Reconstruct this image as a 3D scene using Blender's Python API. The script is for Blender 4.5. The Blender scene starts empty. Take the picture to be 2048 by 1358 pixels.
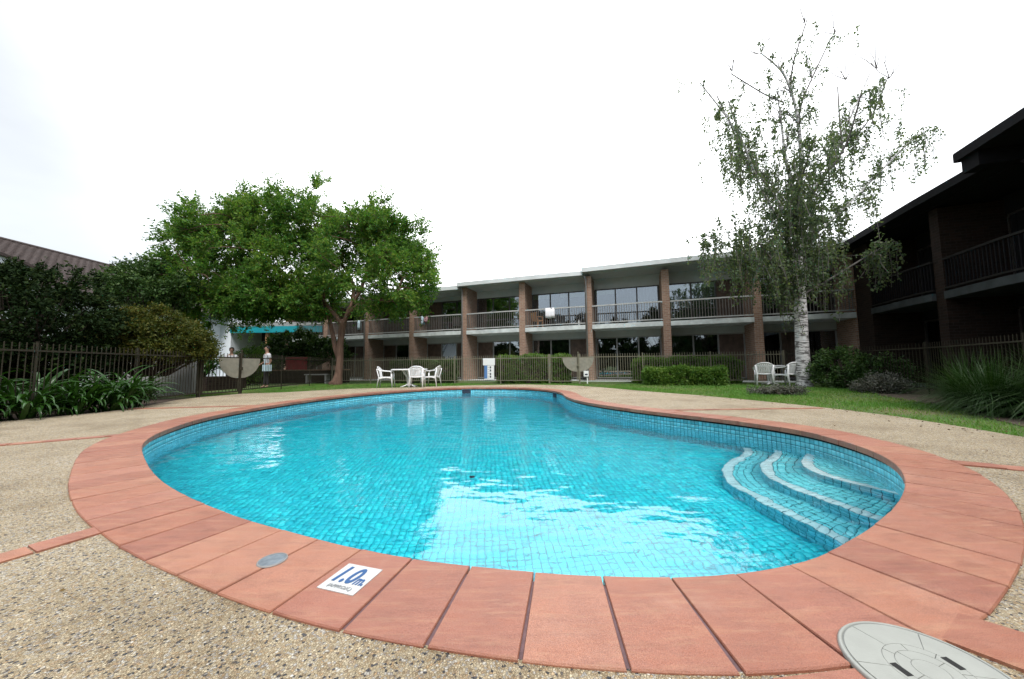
import bpy, bmesh, math, random
import numpy as np
from mathutils import Vector, Matrix

random.seed(7)
rng = np.random.default_rng(11)
R = math.radians
scene = bpy.context.scene
COL = scene.collection

# ------------------------------------------------------------------ camera
cam_d = bpy.data.cameras.new('camera')
cam = bpy.data.objects.new('camera', cam_d)
COL.objects.link(cam)
cam_d.sensor_width = 36.0
cam_d.lens = 700.0 / 2048.0 * 36.0
cam_d.clip_start = 0.05
cam_d.clip_end = 2000.0
CAM_PITCH = math.atan(52.0 / 700.0)
CAM_ROLL = R(0.6)
cam.matrix_world = (Matrix.Translation((0, 0, 0.78)) @ Matrix.Rotation(R(90) + CAM_PITCH, 4, 'X')
                    @ Matrix.Rotation(-CAM_ROLL, 4, 'Z'))
scene.camera = cam

# ------------------------------------------------------------------ sky, sun, exposure
SUN_EL, SUN_AZ = R(54), R(162)          # azimuth measured from +Y towards +X
world = bpy.data.worlds.new('World')
scene.world = world
world.use_nodes = True
wn, wl = world.node_tree.nodes, world.node_tree.links
wn.clear()
w_out = wn.new('ShaderNodeOutputWorld')
w_mix = wn.new('ShaderNodeMixShader')
w_sky = wn.new('ShaderNodeTexSky')
w_sky.sky_type = 'NISHITA'
w_sky.sun_disc = False
w_sky.sun_elevation = SUN_EL
w_sky.sun_rotation = SUN_AZ
w_bg1 = wn.new('ShaderNodeBackground')
w_bg1.inputs['Strength'].default_value = 0.12
wl.new(w_sky.outputs[0], w_bg1.inputs['Color'])
w_tc = wn.new('ShaderNodeTexCoord')
w_dot = wn.new('ShaderNodeVectorMath'); w_dot.operation = 'DOT_PRODUCT'
# the cloud layer is thinnest and brightest over the lodge roof
gl_el, gl_az = R(31), R(6)
w_dot.inputs[1].default_value = (math.sin(gl_az) * math.cos(gl_el), math.cos(gl_az) * math.cos(gl_el), math.sin(gl_el))
wl.new(w_tc.outputs['Generated'], w_dot.inputs[0])
w_map = wn.new('ShaderNodeMapRange'); w_map.interpolation_type = 'SMOOTHSTEP'
w_map.inputs['From Min'].default_value = 0.54
w_map.inputs['From Max'].default_value = 1.0
w_map.inputs['To Min'].default_value = 0.0
w_map.inputs['To Max'].default_value = 1.0
wl.new(w_dot.outputs['Value'], w_map.inputs['Value'])
w_noise = wn.new('ShaderNodeTexNoise')
w_noise.inputs['Scale'].default_value = 2.2
w_noise.inputs['Detail'].default_value = 5.0
w_noise.inputs['Roughness'].default_value = 0.55
w_mp = wn.new('ShaderNodeMapping'); w_mp.inputs['Scale'].default_value = (1.0, 1.0, 2.2)
wl.new(w_tc.outputs['Generated'], w_mp.inputs[0])
wl.new(w_mp.outputs[0], w_noise.inputs['Vector'])
w_ramp = wn.new('ShaderNodeMapRange')
w_ramp.inputs['From Min'].default_value = 0.3
w_ramp.inputs['From Max'].default_value = 0.7
w_ramp.inputs['To Min'].default_value = 0.90
w_ramp.inputs['To Max'].default_value = 1.10
wl.new(w_noise.outputs['Fac'], w_ramp.inputs['Value'])
w_col = wn.new('ShaderNodeMix'); w_col.data_type = 'RGBA'
w_col.inputs[6].default_value = (0.40, 0.415, 0.425, 1)      # thinner grey cloud
w_col.inputs[7].default_value = (1.55, 1.57, 1.60, 1)        # thin bright cloud
wl.new(w_map.outputs[0], w_col.inputs[0])
w_bg2 = wn.new('ShaderNodeBackground')
wl.new(w_col.outputs[2], w_bg2.inputs['Color'])
wl.new(w_ramp.outputs[0], w_bg2.inputs['Strength'])
w_mix.inputs[0].default_value = 0.9
wl.new(w_bg1.outputs[0], w_mix.inputs[1])
wl.new(w_bg2.outputs[0], w_mix.inputs[2])
wl.new(w_mix.outputs[0], w_out.inputs['Surface'])

sun_d = bpy.data.lights.new('sun', 'SUN')
sun_d.energy = 1.5
sun_d.angle = R(24)
sun_d.color = (1.0, 0.97, 0.92)
sun = bpy.data.objects.new('sun', sun_d)
COL.objects.link(sun)
sd = Vector((math.sin(SUN_AZ) * math.cos(SUN_EL), math.cos(SUN_AZ) * math.cos(SUN_EL), math.sin(SUN_EL)))
sun.rotation_euler = sd.to_track_quat('Z', 'Y').to_euler()

vs = scene.view_settings
vs.view_transform = 'Standard'
vs.look = 'None'
vs.exposure = 1.28
vs.gamma = 1.0
vs.use_curve_mapping = False
cy = scene.cycles
cy.max_bounces = 18
cy.diffuse_bounces = 7
cy.glossy_bounces = 4
cy.transmission_bounces = 10
cy.transparent_max_bounces = 12
cy.sample_clamp_indirect = 6.0
cy.caustics_refractive = True
cy.caustics_reflective = False
cy.use_denoising = True

# ------------------------------------------------------------------ materials
def new_mat(name):
    m = bpy.data.materials.new(name)
    m.use_nodes = True
    nt = m.node_tree
    return m, nt.nodes, nt.links, nt.nodes['Principled BSDF']

def setp(b, **kw):
    names = dict(rough='Roughness', metal='Metallic', spec='Specular IOR Level', ior='IOR', coat='Coat Weight')
    for k, v in kw.items():
        b.inputs[names[k]].default_value = v

def noise(n, l, scale, detail=3.0, vec=None, rough=0.55, out='Fac'):
    t = n.new('ShaderNodeTexNoise')
    t.inputs['Scale'].default_value = scale
    t.inputs['Detail'].default_value = detail
    t.inputs['Roughness'].default_value = rough
    if vec is not None:
        l.new(vec, t.inputs['Vector'])
    return t.outputs[out]

def ramp(n, l, fac, stops):
    r = n.new('ShaderNodeValToRGB')
    e = r.color_ramp.elements
    while len(e) < len(stops):
        e.new(0.5)
    for i, (p, c) in enumerate(stops):
        e[i].position = p
        e[i].color = (c[0], c[1], c[2], 1)
    l.new(fac, r.inputs[0])
    return r.outputs[0]

def mixc(n, l, fac, a, b, mode='MIX'):
    m = n.new('ShaderNodeMix'); m.data_type = 'RGBA'; m.blend_type = mode
    for sock, v in ((0, fac), (6, a), (7, b)):
        if hasattr(v, 'links') or isinstance(v, bpy.types.NodeSocket):
            l.new(v, m.inputs[sock])
        elif sock == 0:
            m.inputs[0].default_value = v
        else:
            m.inputs[sock].default_value = (v[0], v[1], v[2], 1)
    return m.outputs[2]

def bump(n, l, height, b, strength=0.3, dist=0.01):
    bp = n.new('ShaderNodeBump')
    bp.inputs['Strength'].default_value = strength
    bp.inputs['Distance'].default_value = dist
    l.new(height, bp.inputs['Height'])
    l.new(bp.outputs[0], b.inputs['Normal'])
    return bp

def objco(n):
    return n.new('ShaderNodeTexCoord').outputs['Object']

def pos(n):
    return n.new('ShaderNodeNewGeometry').outputs['Position']

M = {}
def plain(key, col, rough=0.6, var=0.12, scale=6.0, metal=0.0, spec=0.5, bs=0.15, bscale=60.0):
    m, n, l, b = new_mat(key)
    co = objco(n)
    f = noise(n, l, scale, 4, co)
    c0 = tuple(max(0, c * (1 - var)) for c in col)
    c1 = tuple(min(1, c * (1 + var)) for c in col)
    l.new(ramp(n, l, f, [(0.3, c0), (0.7, c1)]), b.inputs['Base Color'])
    setp(b, rough=rough, metal=metal, spec=spec)
    if bs:
        bump(n, l, noise(n, l, bscale, 3, co), b, bs, 0.004)
    M[key] = m
    return m

plain('white_plastic', (0.80, 0.81, 0.83), 0.38, 0.04, 3, bs=0.0)
plain('fence_metal', (0.036, 0.032, 0.022), 0.75, 0.18, 5, spec=0.2, bs=0.1)
plain('fence_metal_pale', (0.17, 0.16, 0.115), 0.5, 0.15, 5, bs=0.1)
plain('shield_metal', (0.24, 0.23, 0.19), 0.55, 0.14, 9, bs=0.15)
plain('rail_paint', (0.40, 0.405, 0.40), 0.6, 0.2, 4)
plain('baluster_paint', (0.13, 0.122, 0.115), 0.6, 0.25, 4)
plain('slab_concrete', (0.55, 0.59, 0.59), 0.8, 0.22, 3, bs=0.3)
plain('soffit_paint', (0.44, 0.47, 0.47), 0.8, 0.06, 2, bs=0.05)
plain('fascia_metal', (0.62, 0.65, 0.66), 0.5, 0.10, 1.5, bs=0.05)
plain('frame_bronze', (0.05, 0.045, 0.042), 0.45, 0.15, 5, bs=0)
plain('frame_grey', (0.26, 0.26, 0.26), 0.45, 0.1, 5, bs=0)
plain('timber_panel', (0.085, 0.055, 0.042), 0.6, 0.35, 4)
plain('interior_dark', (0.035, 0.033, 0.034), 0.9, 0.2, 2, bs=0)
plain('curtain_cloth', (0.32, 0.35, 0.38), 0.9, 0.12, 5, bs=0.1)
plain('curtain_brown', (0.12, 0.075, 0.055), 0.9, 0.2, 5, bs=0.1)
plain('white_wall', (0.72, 0.76, 0.82), 0.8, 0.05, 1.2, bs=0.1)
plain('grey_wall', (0.30, 0.30, 0.30), 0.85, 0.14, 2.0, bs=0.2)
plain('teal_paint', (0.0, 0.25, 0.31), 0.5, 0.08, 3, bs=0.05)
plain('shaded_fascia', (0.012, 0.012, 0.014), 0.9, 0.2, 3, bs=0.05, spec=0.12)  # wing finishes from here to the soffit: shade put into the colour
plain('shaded_slab', (0.06, 0.068, 0.072), 0.9, 0.2, 3, bs=0.2, spec=0.12)
plain('shaded_rail', (0.022, 0.021, 0.020), 0.9, 0.2, 4, spec=0.12)
plain('shaded_soffit', (0.014, 0.014, 0.016), 0.9, 0.1, 2, bs=0.05, spec=0.12)
plain('downpipe_grey', (0.22, 0.215, 0.21), 0.5, 0.12, 4, bs=0.05)
plain('plaque_white', (0.50, 0.51, 0.51), 0.45, 0.06, 14, bs=0.1)
plain('sign_white', (0.78, 0.80, 0.82), 0.45, 0.03, 4, bs=0)
plain('sign_blue', (0.10, 0.22, 0.48), 0.45, 0.05, 4, bs=0)
plain('ink_dark', (0.03, 0.035, 0.06), 0.6, 0.05, 4, bs=0)
plain('ink_blue', (0.004, 0.07, 0.22), 0.5, 0.03, 4, bs=0)
plain('ink_grey', (0.20, 0.21, 0.22), 0.5, 0.03, 4, bs=0)
plain('lid_plastic', (0.30, 0.31, 0.285), 0.42, 0.06, 14, bs=0.12, bscale=220)
plain('lid_groove', (0.24, 0.25, 0.24), 0.6, 0.15, 20, bs=0)
plain('black_void', (0.008, 0.008, 0.008), 0.8, 0.0, 4, bs=0)
plain('galvanised', (0.22, 0.26, 0.30), 0.35, 0.3, 40, metal=0.7, bs=0.2, bscale=90)
plain('red_paint', (0.35, 0.015, 0.03), 0.55, 0.1, 3, bs=0.05)
plain('towel_cloth', (0.78, 0.78, 0.82), 0.95, 0.03, 8, bs=0.2, bscale=160)
plain('skin', (0.30, 0.17, 0.12), 0.5, 0.08, 9, bs=0)
plain('hair_dark', (0.02, 0.014, 0.012), 0.5, 0.2, 30, bs=0.2)
plain('shirt_white', (0.58, 0.58, 0.62), 0.9, 0.03, 9, bs=0.1)
plain('cloth_black', (0.018, 0.018, 0.022), 0.9, 0.1, 9, bs=0.1)
plain('cloth_paleblue', (0.45, 0.58, 0.66), 0.9, 0.08, 9, bs=0.1)
plain('cloth_pink', (0.40, 0.22, 0.26), 0.9, 0.2, 14, bs=0.1)
plain('orange_wood', (0.42, 0.22, 0.11), 0.6, 0.15, 12, bs=0.1)
plain('stem_green', (0.09, 0.15, 0.04), 0.6, 0.15, 6, bs=0)
plain('flower_violet', (0.10, 0.10, 0.30), 0.7, 0.2, 12, bs=0)
plain('dry_stem', (0.24, 0.21, 0.17), 0.85, 0.3, 10, bs=0)
plain('grout_red', (0.12, 0.07, 0.075), 0.9, 0.25, 30, bs=0.3)
plain('mulch', (0.06, 0.042, 0.03), 0.95, 0.4, 14, bs=0.8, bscale=40)

def brick_mat(key, c1, c2, mortar, bw=0.24, bh=0.086):
    m, n, l, b = new_mat(key)
    co = objco(n)
    sx = n.new('ShaderNodeSeparateXYZ'); l.new(co, sx.inputs[0])
    ad = n.new('ShaderNodeMath'); ad.operation = 'ADD'
    l.new(sx.outputs[0], ad.inputs[0]); l.new(sx.outputs[1], ad.inputs[1])
    cb = n.new('ShaderNodeCombineXYZ')
    l.new(ad.outputs[0], cb.inputs[0]); l.new(sx.outputs[2], cb.inputs[1])
    br = n.new('ShaderNodeTexBrick')
    br.inputs['Scale'].default_value = 1.0
    br.inputs['Brick Width'].default_value = bw
    br.inputs['Row Height'].default_value = bh
    br.inputs['Mortar Size'].default_value = 0.007
    br.inputs['Mortar Smooth'].default_value = 0.2
    br.inputs['Bias'].default_value = 0.0
    br.inputs['Color1'].default_value = (*c1, 1)
    br.inputs['Color2'].default_value = (*c2, 1)
    br.inputs['Mortar'].default_value = (*mortar, 1)
    l.new(cb.outputs[0], br.inputs['Vector'])
    nz = noise(n, l, 14, 4, co)
    l.new(mixc(n, l, 0.5, br.outputs['Color'], ramp(n, l, nz, [(0.25, (0.45, 0.45, 0.45)), (0.75, (1, 1, 1))]), 'MULTIPLY'), b.inputs['Base Color'])
    setp(b, rough=0.9, spec=0.2)
    inv = n.new('ShaderNodeMath'); inv.operation = 'SUBTRACT'; inv.inputs[0].default_value = 1.0
    l.new(br.outputs['Fac'], inv.inputs[1])
    bump(n, l, inv.outputs[0], b, 0.7, 0.012)
    M[key] = m
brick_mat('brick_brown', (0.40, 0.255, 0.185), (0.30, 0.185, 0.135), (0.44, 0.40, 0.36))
brick_mat('brick_dark_and_shaded', (0.036, 0.022, 0.016), (0.022, 0.014, 0.011), (0.036, 0.031, 0.027))  # dark brick of the low walls; on the wing, shade put into colour

# sandstone coping, one tone per paver
m, n, l, b = new_mat('sandstone')
co = pos(n)
oi = n.new('ShaderNodeObjectInfo')
base = ramp(n, l, oi.outputs['Random'], [(0.0, (0.36, 0.145, 0.10)), (0.25, (0.43, 0.18, 0.115)), (0.5, (0.49, 0.235, 0.155)), (0.75, (0.39, 0.155, 0.105)), (1.0, (0.47, 0.21, 0.145))])
mp = n.new('ShaderNodeMapping'); mp.inputs['Scale'].default_value = (1.0, 4.5, 1.0); mp.inputs['Rotation'].default_value = (0, 0, 0.5)
l.new(co, mp.inputs[0])
band = noise(n, l, 5.0, 7, mp.outputs[0], 0.68)
fine = noise(n, l, 420, 2, co)
mid = noise(n, l, 7, 5, co, 0.65)
c = mixc(n, l, 0.6, base, ramp(n, l, band, [(0.28, (0.60, 0.52, 0.50)), (0.48, (1, 1, 1)), (0.60, (1.0, 0.90, 0.82)), (0.75, (0.80, 0.66, 0.60))]), 'MULTIPLY')
c = mixc(n, l, 0.35, c, ramp(n, l, mid, [(0.3, (0.66, 0.60, 0.60)), (0.6, (1, 1, 1))]), 'MULTIPLY')
c = mixc(n, l, 0.6, c, ramp(n, l, fine, [(0.35, (0.4, 0.36, 0.34)), (0.65, (1.0, 1.0, 1.0))]), 'MULTIPLY')
mp3 = n.new('ShaderNodeMapping'); mp3.inputs['Scale'].default_value = (1.2, 9.0, 1.0); mp3.inputs['Rotation'].default_value = (0, 0, 0.25)
l.new(co, mp3.inputs[0])
streak = noise(n, l, 3.5, 5, mp3.outputs[0], 0.7)
c = mixc(n, l, ramp(n, l, streak, [(0.50, (0, 0, 0)), (0.78, (0.55, 0.55, 0.55))]), c, (0.47, 0.27, 0.16))
salt = noise(n, l, 2.6, 7, co, 0.7)
c = mixc(n, l, ramp(n, l, salt, [(0.56, (0, 0, 0)), (0.76, (0.30, 0.30, 0.30))]), c, (0.52, 0.34, 0.26))
wet = noise(n, l, 1.7, 4, co, 0.6)
c = mixc(n, l, ramp(n, l, wet, [(0.30, (0.3, 0.3, 0.3)), (0.46, (0, 0, 0))]), c, (0.24, 0.08, 0.05))
l.new(c, b.inputs['Base Color'])
l.new(ramp(n, l, mid, [(0.3, (0.30, 0.30, 0.30)), (0.7, (0.52, 0.52, 0.52))]), b.inputs['Roughness'])
ad = n.new('ShaderNodeMath'); ad.operation = 'ADD'
l.new(band, ad.inputs[0]); l.new(fine, ad.inputs[1])
bump(n, l, ad.outputs[0], b, 0.4, 0.006)
M['sandstone'] = m

# exposed aggregate deck
m, n, l, b = new_mat('exposed_aggregate')
co = pos(n)
vo = n.new('ShaderNodeTexVoronoi'); vo.inputs['Scale'].default_value = 145; vo.inputs['Randomness'].default_value = 1.0
l.new(co, vo.inputs['Vector'])
vo2 = n.new('ShaderNodeTexVoronoi'); vo2.inputs['Scale'].default_value = 145; vo2.feature = 'DISTANCE_TO_EDGE'
l.new(co, vo2.inputs['Vector'])
sep = n.new('ShaderNodeSeparateColor'); l.new(vo.outputs['Color'], sep.inputs[0])
c = ramp(n, l, sep.outputs[0], [(0.0, (0.045, 0.05, 0.06)), (0.055, (0.10, 0.10, 0.11)), (0.10, (0.40, 0.30, 0.18)), (0.4, (0.55, 0.46, 0.31)),
                              (0.68, (0.66, 0.58, 0.43)), (0.80, (0.52, 0.36, 0.20)), (0.88, (0.40, 0.38, 0.36)), (1.0, (0.74, 0.71, 0.64))])
crev = ramp(n, l, vo2.outputs['Distance'], [(0.0, (0.30, 0.26, 0.20)), (0.10, (1, 1, 1))])
c = mixc(n, l, 0.75, c, crev, 'MULTIPLY')
big = noise(n, l, 1.1, 6, co, 0.6)
stain = noise(n, l, 4.5, 6, co, 0.7)
c = mixc(n, l, 0.45, c, ramp(n, l, stain, [(0.30, (0.62, 0.58, 0.50)), (0.52, (1, 1, 1))]), 'MULTIPLY')
c = mixc(n, l, 0.8, c, ramp(n, l, big, [(0.28, (0.55, 0.50, 0.43)), (0.5, (0.92, 0.90, 0.86)), (0.65, (1, 1, 1))]), 'MULTIPLY')
l.new(c, b.inputs['Base Color'])
setp(b, rough=0.65)
sm = n.new('ShaderNodeMapRange'); sm.inputs['From Max'].default_value = 0.35
l.new(vo2.outputs['Distance'], sm.inputs['Value'])
bump(n, l, sm.outputs[0], b, 0.9, 0.006)
M['exposed_aggregate'] = m

# ground: lawn soil with worn patches
m, n, l, b = new_mat('lawn_ground')
co = pos(n)
f = noise(n, l, 0.55, 6, co, 0.65)
f2 = noise(n, l, 30, 4, co)
c = ramp(n, l, f, [(0.34, (0.045, 0.095, 0.016)), (0.52, (0.075, 0.135, 0.026)), (0.66, (0.17, 0.145, 0.07))])
c = mixc(n, l, 0.6, c, ramp(n, l, f2, [(0.3, (0.45, 0.45, 0.45)), (0.7, (1, 1, 1))]), 'MULTIPLY')
l.new(c, b.inputs['Base Color']); setp(b, rough=0.95)
bump(n, l, f2, b, 0.6, 0.03)
M['lawn_ground'] = m

def leaf_mat(key, dark, light, accent, trans=0.35, rough=0.5, clump=1.2, spec=0.3):
    m, n, l, b = new_mat(key)
    at = n.new('ShaderNodeAttribute'); at.attribute_name = 'rnd'
    cl = noise(n, l, clump, 2, pos(n))
    ad = n.new('ShaderNodeMath'); ad.operation = 'MULTIPLY_ADD'
    ad.inputs[1].default_value = 0.55
    l.new(at.outputs['Fac'], ad.inputs[0])
    mm = n.new('ShaderNodeMath'); mm.operation = 'MULTIPLY'; mm.inputs[1].default_value = 0.55
    l.new(cl, mm.inputs[0]); l.new(mm.outputs[0], ad.inputs[2])
    c = ramp(n, l, ad.outputs[0], [(0.2, dark), (0.55, light), (0.9, accent)])
    l.new(c, b.inputs['Base Color'])
    setp(b, rough=rough, spec=spec)
    tr = n.new('ShaderNodeBsdfTranslucent')
    l.new(mixc(n, l, 1.0, c, (1.0, 1.0, 0.55), 'MULTIPLY'), tr.inputs['Color'])
    mx = n.new('ShaderNodeMixShader'); mx.inputs[0].default_value = trans
    l.new(b.outputs[0], mx.inputs[1]); l.new(tr.outputs[0], mx.inputs[2])
    l.new(mx.outputs[0], n['Material Output'].inputs['Surface'])
    M[key] = m
leaf_mat('leaf_fresh', (0.032, 0.100, 0.018), (0.095, 0.235, 0.038), (0.26, 0.36, 0.06), 0.5, 0.6, 0.5)
leaf_mat('leaf_birch', (0.055, 0.10, 0.055), (0.115, 0.175, 0.095), (0.19, 0.23, 0.10), 0.48, 0.7)
leaf_mat('leaf_dark', (0.005, 0.014, 0.004), (0.011, 0.027, 0.006), (0.032, 0.05, 0.011), 0.12, 0.75, 1.2, 0.12)
leaf_mat('leaf_maple', (0.028, 0.050, 0.008), (0.065, 0.085, 0.012), (0.13, 0.11, 0.014), 0.3, 0.65)
leaf_mat('leaf_mid', (0.020, 0.055, 0.013), (0.045, 0.10, 0.024), (0.10, 0.16, 0.04), 0.25)
leaf_mat('leaf_hedge', (0.050, 0.12, 0.020), (0.10, 0.22, 0.036), (0.20, 0.29, 0.05), 0.35)
leaf_mat('leaf_grey', (0.045, 0.055, 0.045), (0.10, 0.11, 0.09), (0.18, 0.17, 0.14), 0.15)
leaf_mat('grass_blade', (0.075, 0.20, 0.030), (0.13, 0.30, 0.055), (0.30, 0.31, 0.12), 0.4, 0.7, 0.7)
leaf_mat('strap_leaf', (0.012, 0.040, 0.007), (0.026, 0.080, 0.012), (0.05, 0.12, 0.022), 0.2, 0.25)

def bark_mat(key, dark, light):
    m, n, l, b = new_mat(key)
    co = pos(n)
    mp = n.new('ShaderNodeMapping'); mp.inputs['Scale'].default_value = (1, 1, 0.25)
    l.new(co, mp.inputs[0])
    f = noise(n, l, 9, 6, mp.outputs[0], 0.65)
    l.new(ramp(n, l, f, [(0.3, dark), (0.7, light)]), b.inputs['Base Color'])
    setp(b, rough=0.9)
    bump(n, l, f, b, 0.6, 0.03)
    M[key] = m
bark_mat('bark_brown', (0.075, 0.042, 0.030), (0.21, 0.125, 0.09))
bark_mat('bark_dark', (0.03, 0.022, 0.016), (0.08, 0.06, 0.045))

# birch bark: white with dark dashes and scars
m, n, l, b = new_mat('bark_birch')
co = pos(n)
mp = n.new('ShaderNodeMapping'); mp.inputs['Scale'].default_value = (1.6, 1.6, 14)
l.new(co, mp.inputs[0])
f = noise(n, l, 2.1, 4, mp.outputs[0], 0.6)
mp2 = n.new('ShaderNodeMapping'); mp2.inputs['Scale'].default_value = (1.0, 1.0, 1.5)
l.new(co, mp2.inputs[0])
f2 = noise(n, l, 4.3, 6, mp2.outputs[0], 0.65)
c = mixc(n, l, ramp(n, l, f, [(0.52, (0, 0, 0)), (0.58, (1, 1, 1))]), (0.66, 0.65, 0.66), (0.07, 0.065, 0.065))
c = mixc(n, l, ramp(n, l, f2, [(0.55, (0, 0, 0)), (0.63, (1, 1, 1))]), c, (0.13, 0.12, 0.12))
l.new(c, b.inputs['Base Color']); setp(b, rough=0.75)
bump(n, l, f, b, 0.4, 0.012)
M['bark_birch'] = m
plain('birch_twig', (0.11, 0.10, 0.095), 0.8, 0.4, 3, bs=0)

# pool tiles and water
def tile_mat(key, col, var, per_object):
    m, n, l, b = new_mat(key)
    if per_object:
        fac = n.new('ShaderNodeObjectInfo').outputs['Random']
    else:
        at = n.new('ShaderNodeAttribute'); at.attribute_name = 'rnd'; fac = at.outputs['Fac']
    c0 = tuple(c * (1 - var) for c in col); c1 = tuple(min(1, c * (1 + var)) for c in col)
    l.new(ramp(n, l, fac, [(0.0, c0), (1.0, c1)]), b.inputs['Base Color'])
    setp(b, rough=0.25)
    M[key] = m
TILE = (0.05, 0.84, 0.98)
tile_mat('pool_tile', TILE, 0.13, False)
tile_mat('pool_tile_single', TILE, 0.13, True)
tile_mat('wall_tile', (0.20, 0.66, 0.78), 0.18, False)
tile_mat('nosing_tile', (0.74, 0.90, 0.92), 0.06, False)
tile_mat('tread_tile', (0.24, 0.86, 0.95), 0.10, False)
plain('pool_grout', (0.015, 0.48, 0.62), 0.9, 0.2, 6, bs=0)

m, n, l, b = new_mat('pool_water')
n.remove(b)
co = pos(n)
gl = n.new('ShaderNodeBsdfGlass'); gl.inputs['IOR'].default_value = 1.33; gl.inputs['Roughness'].default_value = 0.0
mp = n.new('ShaderNodeMapping'); mp.inputs['Scale'].default_value = (0.8, 1.25, 1); mp.inputs['Rotation'].default_value = (0, 0, 0.35)
l.new(co, mp.inputs[0])
h1 = noise(n, l, 2.6, 2, mp.outputs[0], 0.5)
h2 = noise(n, l, 9.0, 3, mp.outputs[0], 0.5)
bp1 = n.new('ShaderNodeBump'); bp1.inputs['Strength'].default_value = 1.0; bp1.inputs['Distance'].default_value = 0.0135
l.new(h1, bp1.inputs['Height'])
bp2 = n.new('ShaderNodeBump'); bp2.inputs['Strength'].default_value = 1.0; bp2.inputs['Distance'].default_value = 0.0017
l.new(h2, bp2.inputs['Height']); l.new(bp1.outputs[0], bp2.inputs['Normal'])
l.new(bp2.outputs[0], gl.inputs['Normal'])
va = n.new('ShaderNodeVolumeAbsorption')
va.inputs['Color'].default_value = (0.05, 0.80, 0.95, 1)
va.inputs['Density'].default_value = 0.22
l.new(gl.outputs[0], n['Material Output'].inputs['Surface'])
l.new(va.outputs[0], n['Material Output'].inputs['Volume'])
M['pool_water'] = m

# window glass: part reflection, part see-through
m, n, l, b = new_mat('window_glass')
n.remove(b)
gs = n.new('ShaderNodeBsdfGlossy'); gs.inputs['Roughness'].default_value = 0.015; gs.inputs['Color'].default_value = (0.86, 0.93, 1.0, 1)
tp = n.new('ShaderNodeBsdfTransparent'); tp.inputs['Color'].default_value = (0.62, 0.68, 0.72, 1)
fr = n.new('ShaderNodeFresnel'); fr.inputs['IOR'].default_value = 2.9
mx = n.new('ShaderNodeMixShader')
l.new(fr.outputs[0], mx.inputs[0]); l.new(tp.outputs[0], mx.inputs[1]); l.new(gs.outputs[0], mx.inputs[2])
l.new(mx.outputs[0], n['Material Output'].inputs['Surface'])
M['window_glass'] = m

# roof tiles of the lodge
m, n, l, b = new_mat('roof_tile')
co = objco(n)
f = noise(n, l, 9, 3, co)
oi = noise(n, l, 1.3, 3, co)
c = ramp(n, l, f, [(0.3, (0.032, 0.020, 0.017)), (0.7, (0.060, 0.039, 0.034))])
c = mixc(n, l, 0.6, c, ramp(n, l, oi, [(0.3, (0.6, 0.55, 0.55)), (0.7, (1, 1, 1))]), 'MULTIPLY')
l.new(c, b.inputs['Base Color']); setp(b, rough=0.75)
M['roof_tile'] = m

# ------------------------------------------------------------------ mesh helpers
def link(o, parent=None):
    COL.objects.link(o)
    if parent is not None:
        o.parent = parent
    return o

def tag(o, label=None, cat=None, group=None, kind=None):
    if label: o['label'] = label
    if cat: o['category'] = cat
    if group: o['group'] = group
    if kind: o['kind'] = kind
    return o

def empty(name, loc=(0, 0, 0), rz=0.0, parent=None):
    o = bpy.data.objects.new(name, None)
    o.empty_display_size = 0.2
    o.location = loc
    o.rotation_euler = (0, 0, rz)
    return link(o, parent)

def quad_mesh(name, V, Fq, mat, rnd=None, smooth=False):
    """fast mesh from numpy arrays; Fq is (M,3) or (M,4)"""
    V = np.asarray(V, dtype=np.float32); Fq = np.asarray(Fq, dtype=np.int32)
    me = bpy.data.meshes.new(name)
    k = Fq.shape[1]
    me.vertices.add(len(V)); me.vertices.foreach_set('co', V.ravel())
    me.loops.add(Fq.size); me.loops.foreach_set('vertex_index', Fq.ravel())
    me.polygons.add(len(Fq)); me.polygons.foreach_set('loop_start', np.arange(0, Fq.size, k, dtype=np.int32))
    me.update(calc_edges=True)
    if rnd is not None:
        a = me.attributes.new('rnd', 'FLOAT', 'FACE')
        a.data.foreach_set('value', np.asarray(rnd, dtype=np.float32))
    if smooth:
        me.polygons.foreach_set('use_smooth', np.ones(len(Fq), dtype=bool))
    me.materials.append(M[mat] if isinstance(mat, str) else mat)
    me.validate()
    return me

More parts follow.
